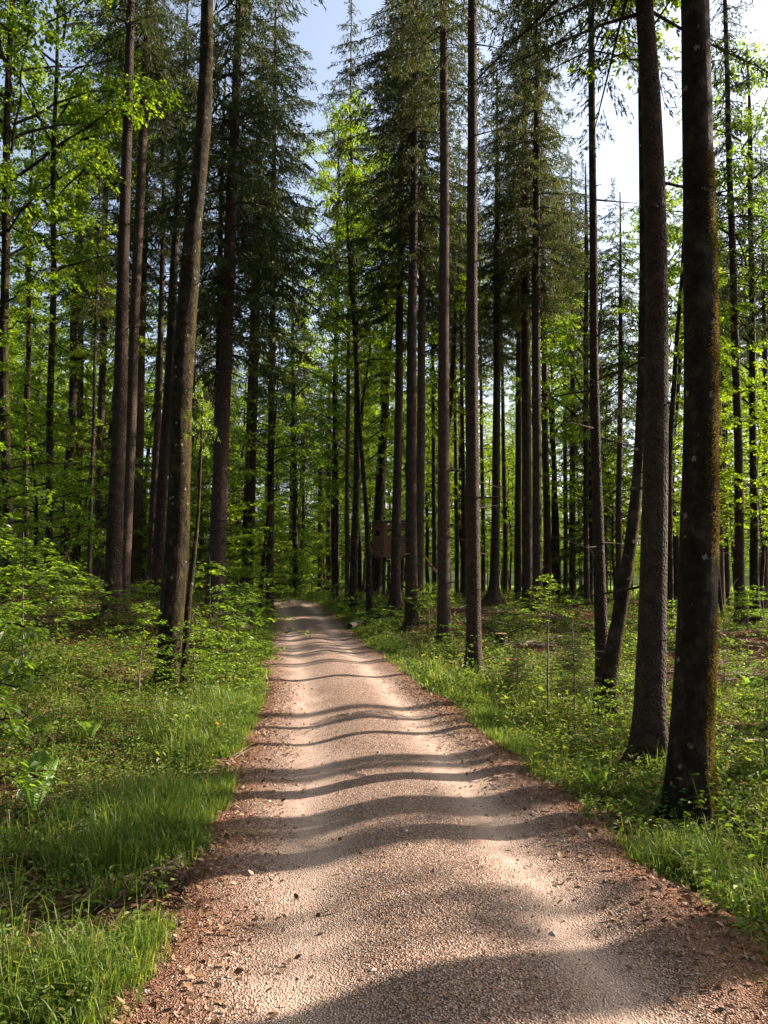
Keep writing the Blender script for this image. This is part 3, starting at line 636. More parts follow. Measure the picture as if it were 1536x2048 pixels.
ORD = ['nearest', 'second nearest', 'third nearest', 'fourth nearest', 'fifth nearest', 'sixth nearest', 'seventh nearest', 'eighth nearest', 'ninth nearest', 'tenth nearest', 'eleventh nearest', 'twelfth nearest', 'thirteenth nearest', 'fourteenth nearest', 'farthest but one', 'farthest']
plan = []
r2 = np.random.default_rng(99)
def fill(target, dmin, dmax, kinds, r0, seed, zmin, rmax=58):
    r2 = np.random.default_rng(seed); cnt = tries = 0
    while cnt < target and tries < 5000:
        tries += 1
        px = r2.uniform(-150, 1680); d = dmin + (dmax - dmin) * r2.random() ** 1.2
        x = (px - 768) / FPX * d
        zn = 'l' if px < 500 else 'c' if px < 690 else 'm' if px < 1110 else 'r'
        if d < zmin[zn]: continue
        if zn == 'r' and (d > rmax or r2.random() < .4): continue
        if not ok(x, d, r0 + d * .01): continue
        Hm = cap(px, d) - ter1(x, d)
        k = kinds[zn]; kind = 's' if r2.random() < k[0] else ('b' if r2.random() < k[1] else 'u')
        Hn = {'s': r2.uniform(20, 28), 'b': r2.uniform(14, 21), 'u': r2.uniform(6, 11)}[kind]
        H = min(Hn, Hm * r2.uniform(.8, 1.0))
        if H < 4.5 or px < -90: continue
        if H < 11 and kind == 'b': kind = 'u'
        placed.append((x, d)); cnt += 1
        cb = {'s': H * r2.uniform(.32, .55), 'b': H * r2.uniform(.2, .4), 'u': H * (.1 if zn in 'lc' else .3)}[kind]
        if kind == 's' and H < 13: cb = .3
        Rc = {'s': 2.9, 'b': 3.6, 'u': 2.6}[kind] * r2.uniform(.85, 1.15) * (max(.6, min(1, H / 14)) if kind != 'u' else 1)
        plan.append((px, d, x, kind, H, cb, Rc, r2.uniform(.75, 1.25) * min(1, .4 + H / 30)))
fill(112, 29, 105, {'l': (.34, 1), 'c': (.35, .6), 'm': (.42, 1), 'r': (.5, 1)}, 2.5, 99, {'l': 28, 'c': 52, 'm': 38, 'r': 30})
fill(75, 30, 92, {'l': (0, 0), 'c': (.2, 0), 'm': (.0, 0), 'r': (0, 0)}, 2.0, 98, {'l': 27, 'c': 55, 'm': 42, 'r': 34})
fill(70, 55, 108, {'l': (.2, 0), 'c': (.25, 0), 'm': (.2, 0), 'r': (0, 0)}, 2.0, 97, {'l': 50, 'c': 58, 'm': 52, 'r': 200})
fill(34, 62, 96, {'l': (0, 0), 'c': (0, 0), 'm': (.15, 0), 'r': (.1, 0)}, 2.2, 96, {'l': 200, 'c': 200, 'm': 62, 'r': 60}, 96)
KN = {'s': 'dark spruce', 'b': 'leafy beech', 'u': 'low young beech'}; KG = {'s': 'spruces', 'b': 'beeches', 'u': 'young beeches'}
cnt = 0
for lo, hi, gn in GAPS:
    for kind in 'sbu':
        L_ = sorted([p for p in plan if lo <= p[0] < hi and p[3] == kind], key=lambda p: p[1])
        for j, (px, d, x, kd, H, cb, Rc, tk) in enumerate(L_):
            cnt += 1
            lab = KN[kind] + ' ' + gn + (', ' + ORD[min(j, 15)] + ' there' if len(L_) > 1 else '')
            tree(kind, x, d, H, cb, Rc, lab, 'background ' + KG[kind], cnt, tk)

# understory beeches that show as separate bright crowns
hero('beech_tree', B, 41, [(668, 1180, 12), (668, 1000, 11), (672, 700, 10), (676, 420, 8)], 'tall airy beech with sunlit leaves over the end of the track', 26, 10, BEE[1], 2.9, None, 0, .3, .06, 70)
hero('beech_tree', B, 48, [(592, 1180, 12), (590, 1000, 11), (586, 750, 9)], 'leafy beech right of the thin spruce pair at the bend', 21, 7, BEE[2], 2.8, None, 0, .3, .06, 71)
hero('beech_tree', B, 39, [(676, 1178, 9), (674, 1000, 8), (668, 800, 7)], 'slight beech on the inside of the bend, left of the hide group', 12.5, 4.5, BEE[0], 1.9, None, 0, .3, .06, 72)
hero('spruce_tree', S, 35, [(540, 1180, 16), (541, 1000, 15), (545, 700, 13), (548, 300, 10)], 'tall spruce right of the drooping spruce, its crown over the left of the bend', 31, 13, SPR[0], 3.3, None, 30, .3, .03, 73)
hero('spruce_tree', S, 31, [(196, 1110, 18), (198, 1000, 16), (206, 700, 14), (212, 300, 11)], 'spruce left of the twin grey spruces with its crown above the beeches', 28, 11, SPR[2], 3.0, None, 30, .3, .03, 74)
hero('beech_tree', B, 24, [(96, 1150, 16), (98, 1000, 15), (104, 700, 13), (108, 300, 10)], 'tall beech between the forked beech and the twin grey spruces', 22, 8.5, BEE[2], 3.4, None, 0, .3, .06, 75)
hero('spruce_tree', S, 46, [(765, 1180, 12), (766, 1000, 11), (766, 700, 10), (767, 300, 8)], 'spruce standing behind the left half of the hide', 29, 12, SPR[2], 2.7, None, 30, .3, .03, 76)
hero('spruce_tree', S, 27, [(1236, 1240, 13), (1238, 1000, 12), (1242, 700, 10)], 'spruce half hidden behind the leaning spotted beech', 15, 6, SPR[1], 1.8, None, 20, .3, .03, 77)
UL = [(70, 24, 7, 2.3, 'bright layered young beech on the slope at far left'), (-40, 17, 6.5, 2.2, 'young beech reaching in at the left edge above the brushy slope'), (150, 34, 9, 2.6, 'tall young beech behind the black trunk at left'),
      (210, 42, 10, 2.8, 'young beech seen left of the twin grey spruces'), (330, 38, 9.5, 2.8, 'young beech filling the gap right of the twin grey spruces'), (395, 34, 8, 2.4, 'young beech between the bending beech and the drooping spruce'),
      (450, 46, 11, 3.0, 'tall young beech behind the drooping spruce'), (540, 50, 11, 2.8, 'bright young beech left of the bend'), (600, 62, 11, 3.0, 'young beech over the end of the track'),
      (870, 48, 12, 3.0, 'bright young beech behind the second verge spruce'), (925, 54, 13, 3.0, 'bright young beech behind the tall pink edged spruce'), (1020, 52, 10, 2.8, 'young beech behind the flared spruce'),
      (1150, 46, 9, 2.8, 'young beech behind the narrow black spruce'), (1225, 34, 8.5, 2.6, 'sunlit young beech behind the leaning spotted beech'), (1260, 44, 9.5, 3.0, 'young beech behind the big rough spruce'),
      (1350, 40, 10, 2.8, 'young beech showing between the two big right trunks'), (1440, 30, 9, 2.8, 'sunlit young beech right of the thick mossy beech'), (1520, 27, 8, 2.5, 'bright young beech at the right edge'),
      (1470, 40, 12, 3.0, 'tall pale green young beech behind the flared spruce at right edge'), (1590, 24, 9, 2.6, 'young beech leaning in from beyond the right edge')]
for i, (px, d, H, Rc, lab) in enumerate(UL):
    x = (px - 768) / FPX * d
    tree('u', x, d, H, H * .16 if px < 600 else H * .34, Rc, lab, None, i, 1.2)

# trees beside the view on the right, whose shadows band the track, and a few on the left
r3 = np.random.default_rng(5); side = []
for i, (x, y, H, Rc) in enumerate([(14.5, 9.6, 9.0, 1.7), (13.0, 10.4, 8, 1.5)]):  # leafy beeches added out of view to break up the shadow bands
    tree('u', x, y, H, H * .35, Rc, 'unseen young beech added right of the view to dapple the track with leaf shade', 'added young beeches right of the view', i)
low = {(7.4, 8.9): 7.4, (11.2, 12.0): 9.2, (13.5, 11.2): 9.0}  # crown bases of unseen spruces, lowered to shade the left verge
fixed = [(8.2, 6.65, 1.8), (12.2, 7.0, 1.0), (7.4, 8.9, .9), (13.5, 11.2, 1.1), (11.2, 12.0, .9), (9.6, 4.4, 1.0), (6.0, 2.6, 1.0), (15, 9.0, 1.2), (18, 14, 1.1), (17.0, 17.6, 1.0), (21, 19, 1.2), (14, 3, 1.2), (20, 8, 1.2), (24, 10, 1.1)]
for x, y, th_ in fixed: side.append((x, y)); tree('s', x, y, r3.uniform(23, 27), low.get((x, y), r3.uniform(14.5, 17)), 2.0, 'tall spruce right of the view throwing a shadow band over the track', 'spruces right of the view', len(side), th_)
t_ = 0
while len(side) < 20 and t_ < 3000:
    t_ += 1
    x = r3.uniform(8, 25); y = r3.uniform(-4, 30)
    if y > 30 or x < .5 * y + 3 or min((x - a) ** 2 + (y - b) ** 2 for a, b in side) < 18: continue
    side.append((x, y)); tree('s', x, y, r3.uniform(22, 27), r3.uniform(15.5, 18.5), 1.9, 'tall spruce right of the view throwing a shadow band over the track', 'spruces right of the view', len(side), r3.uniform(.9, 1.3))

# unseen trees behind the viewpoint and left of it, added to block skylight
k_ = 0; r5 = np.random.default_rng(8); bk = []
while len(bk) < 56 and k_ < 4000:
    k_ += 1
    x = r5.uniform(-24, 14); y = r5.uniform(-26, 22)
    if abs(x - .6) < 3 or y > -1 and abs(x) < .5 * y + 2.5 or x > 0 and y > -5 or min([(x - a) ** 2 + (y - b) ** 2 for a, b in bk] + [99]) < 9: continue
    bk.append((x, y)); kd = 'sb'[len(bk) % 2]
    tree(kd, x, y, r5.uniform(18, 25), r5.uniform(5, 9), 4.0, 'tall unseen tree behind or left of the viewpoint, added to block skylight', 'added shade trees around the viewpoint', len(bk))

# ------------------------------------------------------------------ saplings and shrubs
def sapling(px, d, H, Rc, label, k=0, cb=.12, name='beech_sapling', rot=0, lean=(0, 0)):
    x = (px - 768) / FPX * d; z = ter1(x, d) - .03
    e = empty(name, (x, d, z), label, 'sapling')
    mb = MB(); n = 8; q = np.linspace(0, 1, n); r = np.random.default_rng(int(abs(px)) + 3)
    tube(mb, np.stack([np.cumsum(r.normal(0, .012, n)) * q, np.cumsum(r.normal(0, .012, n)) * q, -.1 + q * (H + .05)], 1), np.linspace(.008 + .005 * H, .003, n), 6, 0, False)
    link('stem', mb.mesh('stem', M_DEAD, True), e)
    cm = SAP[k % 3]; c = link('crown', cm, e, (0, 0, H * cb)); s = Rc / cm['R']
    c.scale = (s, s, H * (1 - cb) / cm['L']); c.rotation_euler = (0, 0, rot); e.rotation_euler = (lean[0], lean[1], 0)
    return e
SL = [(-75, 3.9, 2.2, .50, 'large leaved beech sapling hanging in at the left edge, closest to the camera', 1, .35),
      (-50, 5.4, 2.0, .55, 'beech sapling just behind the closest one at the left edge', 0, .3),
      (55, 12, 2.3, 1.2, 'bright beech sapling at left with its lit crown level with the eye', 1, .35),
      (-20, 14, 3.0, 1.4, 'tall beech sapling at the left edge on the slope', 0, .2),
      (120, 17, 1.7, 1.2, 'beech sapling in the middle of the left slope', 2, .15),
      (285, 11.5, 1.5, .6, 'small yellow green beech sapling at the feet of the twin grey spruces', 1, .3),
      (300, 18, 1.3, .9, 'beech sapling between the twin spruces and the mossy beech', 0, .15),
      (425, 15.5, 2.3, 1.15, 'bright bushy sapling right of the mossy bending beech', 1, .1),
      (480, 18, 2.0, 1.1, 'leafy sapling overhanging the left verge', 0, .1),
      (455, 13.5, 1.1, .8, 'low sapling leaning over the grass of the left verge', 2, .1),
      (395, 12.5, 1.3, .8, 'low sapling at the foot of the mossy bending beech', 1, .1),
      (500, 30, 2.6, 1.5, 'sapling on the left at the end of the track', 0, .05),
      (548, 47, 3.4, 2.0, 'left pale green bush beyond the bend', 1, .02), (600, 47, 3.2, 2.0, 'right pale green bush beyond the bend', 2, .02),
      (640, 49, 2.6, 1.8, 'dim bush on the inside of the bend', 0, .02), (470, 40, 3.0, 1.8, 'bush behind the overhanging sapling', 1, .05),
      (575, 52, 4.2, 2.2, 'tall bush behind the two pale bushes', 0, .05),
      (676, 33, 1.5, 1.0, 'sapling on the left end of the bank', 2, .05), (720, 30, 1.3, 1.0, 'sapling on the bank at the foot of the thin curving beech', 1, .05),
      (765, 25, 1.1, .9, 'sapling on the bank before the hide', 0, .1), (858, 24, 1.4, .8, 'bright sapling between the hide group and the second verge spruce', 2, .3),
      (905, 18, .8, .6, 'low sapling beside the second verge spruce', 1, .1),
      (1090, 10.8, 1.9, .5, 'thin stemmed sapling with flat leaf layers, right of the tall pink edged spruce', 1, .62),
      (1030, 22, 1.0, .8, 'low sapling before the close pair of spruces', 2, .1), (1150, 24, 1.1, 1.0, 'low sapling left of the slender spruce', 0, .1),
      (1215, 15, 1.1, .7, 'sapling behind the foot of the leaning spotted beech', 2, .1), (1350, 18, 1.5, .8, 'sapling between the two big right trunks', 1, .2),
      (1250, 21, 1.2, .8, 'sapling left of the big rough spruce', 0, .1), (1440, 14, .9, .7, 'sapling in the brush right of the thick mossy beech', 2, .1),
      (1515, 7.3, 1.0, .5, 'pale sapling by the fallen branch at the right edge', 1, .15), (1240, 9.4, .7, .5, 'small sapling before the leaning spotted beech', 2, .1), (1490, 20, 1.6, 1.0, 'leafy sapling in front of the flared spruce at right edge', 0, .1)]
for i, a in enumerate(SL): sapling(*a[:5], k=a[5], cb=a[6], rot=i * 1.9)

# small spruce seedling
def seedling(px, d, H, label):
    x = (px - 768) / FPX * d; z = ter1(x, d)
    e = empty('spruce_seedling', (x, d, z - .02), label, 'seedling')
    mb = MB(); tube(mb, [(0, 0, -.05), (.01, 0, H * .5), (0, .01, H)], [.012, .009, .003], 6); link('stem', mb.mesh('stem', M_DEAD, True), e)
    c = link('crown', SPR[2], e, (0, 0, H * .25)); s = .45 / 2.8; c.scale = (s, s, H * .8 / 14)
seedling(1142, 10.2, 1.25, 'thin little spruce beside the thin stemmed sapling'); seedling(1030, 12.5, .7, 'tiny spruce on the brushy ground near the cut stump')

# ferns
def fern(px, d, L, n, label, spread=.9):
    x = (px - 768) / FPX * d; z = ter1(x, d); r = np.random.default_rng(int(px))
    e = empty('fern', (x, d, z), label, 'fern')
    for i in range(n):
        a = i * 6.28 / n + r.normal(0, .3); l = L * r.uniform(.75, 1.1); q = np.linspace(0, 1, 26)
        out = spread * l * q * .55; h = l * (q * .95 - .25 * q ** 3)
        sp = np.stack([np.cos(a) * out, np.sin(a) * out, h], 1); mb = MB()
        tube(mb, sp[::3], np.linspace(.004, .001, len(sp[::3])), 4, 1, False)
        lat = np.array([-np.sin(a), np.cos(a), 0]); tan = unit(np.gradient(sp, axis=0)); nrm = np.cross(lat, tan)
        w = .30 * l * np.sin(np.pi * np.clip((q - .12) / .9, 0, 1) ** .7)
        k = np.where(q > .14)[0]
        for sg in (-1, 1):
            leaves(mb, sp[k], lat * sg + tan[k] * .35, nrm[k], w[k] * .62 + .01, np.full(len(k), .021 * L / .5), 0, True, .15)
        link('frond', mb.mesh('frond', [M_FERN, M_STEM]), e)
fern(88, 6.15, .66, 3, 'sunlit upright fern among the low herbs at left', .5)
fern(192, 8.8, .35, 4, 'small fern at left below the mossy bending beech')
fern(1495, 12.5, .5, 5, 'fern in the brush at the right edge')
fern(1180, 6.9, .3, 4, 'small fern in the grass of the right verge')

# dandelion
x = (440 - 768) / FPX * 7.9; z = ter1(x, 7.9)
e = empty('dandelion', (x, 7.9, z), 'single yellow dandelion standing in the grass of the left verge', 'flower')
mb = MB(); tube(mb, [(0, 0, 0), (.01, 0, .16), (0, .01, .33)], [.004, .003, .003], 5); link('stem', mb.mesh('stem', M_STEM, True), e)
mb = MB(); n = 60; a = rng.uniform(0, 6.28, n); el = rng.uniform(.0, 1.4, n)
leaves(mb, np.tile([[0, 0, .33]], (n, 1)) * 1., np.stack([np.cos(a) * np.cos(el), np.sin(a) * np.cos(el), np.sin(el)], 1), rng.normal(0, 1, (n, 3)), .027, .008); link('flower_head', mb.mesh('flower_head', M_YELLOW), e)

# ------------------------------------------------------------------ raised hide
def box(mb, c, s, mat=0, rot=None):
    v = np.array([(x, y, z) for x in (-.5, .5) for y in (-.5, .5) for z in (-.5, .5)]) * np.array(s)
    if rot is not None: v = v @ np.array(rot).T
    mb.add(v + np.array(c), np.array([(0, 1, 3, 2), (4, 6, 7, 5), (0, 4, 5, 1), (2, 3, 7, 6), (0, 2, 6, 4), (1, 5, 7, 3)]), mat)
dh = 37; hb = P(783, 1165, dh); hz = ter1(hb[0], dh)
e = empty('raised_hide', (hb[0], dh, hz), 'brown plank hunting hide on posts behind the sunlit spruce', 'hunting hide'); e.rotation_euler = (0, 0, R(24))
fz = P(783, 1112, dh)[2] - hz; W_, D_h, Hh = 1.35, 1.3, 1.55
r4 = np.random.default_rng(3)
for sy, nm in ((-1, 'front_wall'), (1, 'rear_wall')):
    mb = MB()
    for i in range(13):
        zz = fz + .06 + i * .118
        if 8 <= i <= 9:
            for xx, ww in ((-.58, .18), (0, .12), (.58, .18)): box(mb, (xx, sy * D_h / 2, zz), (ww, .03, .108))
        else: box(mb, (r4.normal(0, .01), sy * D_h / 2 + r4.normal(0, .006), zz), (W_ + .04, .03, .085 + r4.normal(0, .006)))
    link(nm, mb.mesh(nm, M_WOOD), e)
for sx in (-1, 1):
    mb = MB()
    for i in range(13):
        zz = fz + .06 + i * .118
        if 8 <= i <= 9:
            for yy in (-.5, .5): box(mb, (sx * (W_ / 2 - .01), yy, zz), (.03, .24, .108))
        else: box(mb, (sx * (W_ / 2 - .01), 0, zz), (.03, D_h - .04, .085 + r4.normal(0, .006)))
    link('side_wall', mb.mesh('side_wall', M_WOOD), e)
mb = MB(); ca, sa = math.cos(.06), math.sin(.06)
box(mb, (0, 0, fz + Hh + .06), (W_ + .35, D_h + .4, .05), 0, [(ca, 0, -sa), (0, 1, 0), (sa, 0, ca)]); link('roof', mb.mesh('roof', M_FELT), e)
mb = MB()
for sx in (-.62, 0, .62):
    for sy in (-1, 1): box(mb, (sx, sy * (D_h / 2 - .05), fz + .78), (.06, .06, 1.5))
link('frame', mb.mesh('frame', M_WOOD), e)
mb = MB(); box(mb, (0, 0, fz - .05), (W_ + .15, D_h + .15, .08)); link('floor', mb.mesh('floor', M_WOOD), e)
for sx in (-1, 1):
    for sy in (-1, 1):
        mb = MB(); tube(mb, [(sx * .72, sy * .7, -.4), (sx * .6, sy * .58, fz - .09)], [.07, .06], 8); link('leg', mb.mesh('leg', M_SPRUCE, True), e)
for sy in (-1, 1):
    for s in (-1, 1):
        mb = MB(); tube(mb, [(-s * .68, sy * .74, .15), (s * .6, sy * .66, fz - .15)], [.04, .035], 7); link('brace', mb.mesh('brace', M_SPRUCE, True), e)

mb = MB()
for yy in (-.25, .25): tube(mb, [(-1.7, yy, -.1), (-.75, yy, fz + .05)], [.035, .03], 6)
for i in range(6):
    t = (i + .7) / 6.5; tube(mb, [(-1.7 + .95 * t, -.3, -.1 + (fz + .15) * t), (-1.7 + .95 * t, .3, -.1 + (fz + .15) * t)], [.02, .02], 5)
link('ladder', mb.mesh('ladder', M_SPRUCE, True), e)

# ------------------------------------------------------------------ dead wood
def pole(name, a, b, r0, r1, label, cat, mat=M_DEAD, twigs=0, bend=.05, seed=0):
    r = np.random.default_rng(seed); a = np.array(a, float); b = np.array(b, float); n = 9; q = np.linspace(0, 1, n)[:, None]
    pts = (b - a) * q + np.cumsum(r.normal(0, bend / 3, (n, 3)), 0) * q * (1.4 - q)
    mb = MB(); tube(mb, pts, np.linspace(r0, r1, n), 9, 0, True)
    for i in range(twigs):
        t = r.uniform(.2, 1); c = pts[int(t * (n - 1))]; d = r.normal(0, 1, 3); d[2] = abs(d[2]) * .6; d = d / np.linalg.norm(d) * r.uniform(.15, .5)
        tube(mb, [c, c + d * .5 + r.normal(0, .02, 3), c + d], [.006, .004, .002], 4, 0, False)
    o = link(name, mb.mesh(name, mat, True), None, tuple(a)); return tag(o, label, cat)
def gp(px, d, dz=0.): x = (px - 768) / FPX * d; return (x, d, ter1(x, d) + dz)
pole('dead_pole', P(838, 1100, 31), P(886, 1158, 30), .035, .05, 'pale fallen pole leaning across right of the hide', 'branch', M_CUT)
pole('fallen_branch', gp(1452, 5.9, .05), gp(1640, 5.0, .06), .018, .035, 'long dead branch lying in the weeds at the lower right edge', 'branch', twigs=8, seed=2)
pole('fallen_branch', gp(1440, 8.3, .06), gp(1600, 8.9, .10), .02, .01, 'thin curved dead branch on the ground right of the thick mossy beech', 'branch', twigs=6, seed=3, bend=.15)
pole('fallen_log', gp(700, 27, .12), gp(735, 28.5, .22), .10, .07, 'short broken log on the bank left of the hide', 'log', twigs=10, seed=4)
pole('fallen_branch', gp(1120, 13, .05), gp(1190, 12.4, .15), .02, .01, 'pale stick lying left of the slender spruce foot', 'branch', M_CUT, 4, .1, 5)
pole('fallen_branch', gp(990, 19, .06), gp(1120, 21, .1), .035, .02, 'dead branch among brush before the close pair of spruces', 'branch', twigs=14, seed=6)
pole('fallen_branch', gp(1100, 25, .1), gp(1210, 24, .15), .03, .02, 'dead branch left of the slender spruce farther back', 'branch', twigs=14, seed=7)
pole('fallen_branch', gp(1455, 22, .1), gp(1380, 21, .1), .05, .03, 'dark dead branch behind the thick mossy beech', 'branch', twigs=12, seed=8)
pole('fallen_branch', gp(60, 9.3, .05), gp(170, 9.8, .05), .012, .006, 'thin dry stick on the brown brush at left', 'branch', M_CUT, 5, .08, 9)
for i, (px, d, r0, h, lab) in enumerate([(1018, 16.5, .15, .10, 'low cut stump on the brushy ground right of the tall pink edged spruce'), (1000, 19, .14, .35, 'dark stump behind the low cut stump')]):
    b = gp(px, d, -.08); mb = MB(); th2 = np.linspace(0, 6.28, 17)[:-1]
    pr = 1 + .12 * np.cos(4 * th2 + i)[None] * np.linspace(1, .4, 5)[:, None]
    tube(mb, [(0, 0, 0), (0, 0, .06), (0, 0, .12), (0, 0, h), (0, 0, h + .08)], np.array([1.5, 1.25, 1.1, 1, .98]) * r0, 16, 0, False, pr)
    e = link('tree_stump', mb.mesh('stump', M_MOSSY, True), None, b); tag(e, lab, 'stump')
    mb = MB(); tube(mb, [(0, 0, h + .075), (0, 0, h + .09)], [r0 * .93, r0 * .93], 16, 0, True); link('cut_face', mb.mesh('cut_face', M_CUT), e)

# ------------------------------------------------------------------ ground cover
def scatter(n, y0, y1, seed, power=1.0, xm=.56, pad=1.2):
    r = np.random.default_rng(seed); y = y0 + (y1 - y0) * r.random(n) ** power; x = r.uniform(-1, 1, n) * (xm * y + pad); return x, y, r
def herbs(name, n, y0, y1, seed, power, size, k, fine, hgt, thr, label):
    x, y, r = scatter(n, y0, y1, seed, power)
    s, _ = track(x, y); a = np.abs(s)
    dn = fbm(x * .55 + 4, y * .55, 51) * .6 + fbm(x * 2.1, y * 2.1, 52) * .4
    keep = (a > 1.4 + (fbm(x, y, 53) - .5) * .6) & (dn > thr + .05 * smooth(1.6, 3.2, np.abs(s)) + .06 * smooth(2, 4, x) * smooth(6, 9, y) + r.uniform(-.1, .1, n))
    x, y = x[keep], y[keep]; m = len(x); z = surf(x, y)
    H = hgt * r.uniform(.25, 1.1, m) * (.5 + fbm(x * 1.3, y * 1.3, 54))
    idx = np.repeat(np.arange(m), k); mm = len(idx); az = r.uniform(0, 6.28, mm)
    sz = size * r.uniform(.55, 1.3, m)[idx] * r.uniform(.7, 1.2, mm)
    hh = H[idx] * r.uniform(.3, 1, mm)
    off = sz * r.uniform(0, 1.4, mm)
    c = np.stack([x[idx] + np.cos(az) * off, y[idx] + np.sin(az) * off, z[idx] + hh], 1)
    d = np.stack([np.cos(az), np.sin(az), r.normal(.1, .35, mm)], 1)
    nr = np.stack([r.normal(0, .4, mm), r.normal(0, .4, mm), np.ones(mm)], 1)
    mb = MB(); leaves(mb, c, d, nr, sz, sz * r.uniform(.4, .75, mm), 0, fine, .2)
    # thin stems
    sub = slice(0, m, 2) if fine else slice(0, 0)
    if fine:
        xs, ys, zs, hs = x[sub], y[sub], z[sub], H[sub]; q = len(xs)
        leaves(mb, np.stack([xs, ys, zs - .01], 1), np.stack([r.normal(0, .15, q), r.normal(0, .15, q), np.ones(q)], 1), r.normal(0, 1, (q, 3)) * [1, 1, 0], hs + .02, .006, 0)
    tag(link(name, mb.mesh(name, M_COVER)), label, 'undergrowth', kind='stuff')
herbs('undergrowth', 34000, 2.2, 13, 71, .8, .036, 7, True, .17, .40, 'low green herbs covering the near forest floor')
herbs('undergrowth', 5000, 3.5, 14, 74, .9, .055, 12, True, .55, .60, 'taller leafy weeds in patches on the near floor')
herbs('undergrowth', 9000, 9, 34, 75, .9, .075, 12, False, .75, .60, 'bramble like thickets between the middle trees')
herbs('undergrowth', 52000, 12, 32, 72, .9, .062, 6, False, .24, .42, 'low green herbs covering the middle forest floor')
herbs('undergrowth', 30000, 30, 62, 73, .9, .11, 6, False, .4, .40, 'low green herbs covering the far forest floor')

def grass(name, n, y0, y1, seed, power, hgt, wid, label, mode, per=14, rad=.06):
    """tussocks: blades spring from clump centres and fan outwards"""
    nc = n // per * 3
    x, y, r = scatter(nc, y0, y1, seed, power)
    if mode == 'verge':
        sgn = r.choice([-1, 1], len(x)); off = 1.30 + np.abs(r.normal(0, .45, len(x)))
        ar = np.interp(y, CL[:240, 1], ARC[:240]); cx_ = np.interp(ar, ARC, CL[:, 0]); x = cx_ + sgn * off
    s, _ = track(x, y); a = np.abs(s)
    cl = fbm(x * 1.1, y * 1.1, 81); pt = fbm(x * .5, y * .5, 83)
    if mode == 'verge': keep = (a > 1.13 + (fbm(x * 1.2, y * 1.2, 53) - .45) * .9) & (cl * .6 + pt * .4 + r.uniform(-.08, .08, len(x)) > .48)
    elif mode == 'meadow': keep = (x > 8) & (y > 40)
    else: keep = (a > 2.0) & (cl * .7 + pt * .3 > .60)
    x, y, cl, a = x[keep][:n // per], y[keep][:n // per], cl[keep][:n // per], a[keep][:n // per]; mc = len(x)
    hc = hgt * r.uniform(.3, 1.15, mc) * (.45 + .9 * cl)
    if mode == 'verge': hc = hc * (.35 + .65 * smooth(1.2, 1.9, a))
    i = np.repeat(np.arange(mc), per); m = len(i); az = r.uniform(0, 6.28, m); q = rad * r.uniform(0, 1, m)
    x = x[i] + np.cos(az) * q + r.normal(0, rad * .6, m); y = y[i] + np.sin(az) * q + r.normal(0, rad * .6, m); z = surf(x, y)
    h = hc[i] * r.uniform(.35, 1.1, m); lean = r.uniform(.1, 1.25, m) ; az = az + r.normal(0, .5, m)
    d = np.stack([np.cos(az), np.sin(az), 0 * az], 1); ws_ = az + 1.57 + r.normal(0, .5, m)
    sd2 = np.stack([np.cos(ws_), np.sin(ws_), 0 * az], 1) * (wid * r.uniform(.5, 1.5, m))[:, None]
    up = np.array([0, 0, 1.])
    b = np.stack([x, y, z - .01], 1); p1 = b + up * (h * .6)[:, None] + d * (h * lean * .25)[:, None]; p2 = p1 + up * (h * (.4 - .45 * lean))[:, None] + d * (h * lean * .7)[:, None]
    pm = (p1 + p2) / 2 + up * (h * .09 * lean)[:, None]
    v = np.stack([b - sd2, b + sd2, p1 + sd2 * .85, p1 - sd2 * .85, pm + sd2 * .5, pm - sd2 * .5, p2], 1).reshape(-1, 3); k = np.arange(m)[:, None] * 7
    mb = MB(); mb.add(v, np.concatenate([k + np.array([0, 1, 2, 3]), k + np.array([3, 2, 4, 5])])); f = (k + np.array([5, 4, 6]))
    mb.f.append(np.concatenate([f, np.full((m, 1), -1)], 1)); mb.m.append(np.zeros(m, int))
    tag(link(name, mb.mesh(name, M_GRASS)), label, 'grass', kind='stuff')
grass('grass', 64000, 2.0, 12, 91, .8, .42, .0024, 'long green grass along the near verges', 'verge', 16, .05)
grass('grass', 50000, 11, 44, 92, .9, .42, .006, 'long green grass along the far verges', 'verge', 12, .09)
grass('grass', 20000, 2.5, 18, 93, .8, .26, .003, 'scattered grass tufts between the trees', 'wood', 22, .07)
grass('grass', 40000, 40, 78, 94, 1, .6, .03, 'bright sunlit meadow grass behind the stand at right', 'meadow', 5, .3)

def litter(name, n, y0, y1, seed, power, size, mat, label, mode):
    x, y, r = scatter(n, y0, y1, seed, power)
    if mode == 'road':
        off = r.choice([-1, 1], n) * (1.45 - np.abs(r.normal(0, .33, n)))
        ar = np.interp(y, CL[:240, 1], ARC[:240]); x = np.interp(ar, ARC, CL[:, 0]) + off
    if mode == 'all':
        ar = np.interp(y, CL[:240, 1], ARC[:240]); x = np.interp(ar, ARC, CL[:, 0]) + r.uniform(-1.4, 1.4, n)
    s, _ = track(x, y); a = np.abs(s)
    keep = a > 1.35 if mode == 'wood' else a > -1
    if mode == 'all': keep = (np.abs(a - .64) > .2) | (r.random(n) < .25)
    x, y = x[keep], y[keep]; m = len(x); z = surf(x, y)
    az = r.uniform(0, 6.28, m); sz = size * r.uniform(.5, 1.4, m)
    c = np.stack([x, y, z + .004 + sz * .1 * r.random(m)], 1)
    mb = MB(); leaves(mb, c, np.stack([np.cos(az), np.sin(az), r.normal(.1, .25, m)], 1), np.stack([r.normal(0, .4, m), r.normal(0, .4, m), np.ones(m)], 1), sz, sz * r.uniform(.35, .7, m), 0, size > .03, -.15)
    tag(link(name, mb.mesh(name, mat)), label, 'litter', kind='stuff')
litter('leaf_litter', 30000, 2, 16, 101, .8, .05, M_LITTER, 'brown dead leaves on the near forest floor', 'wood')
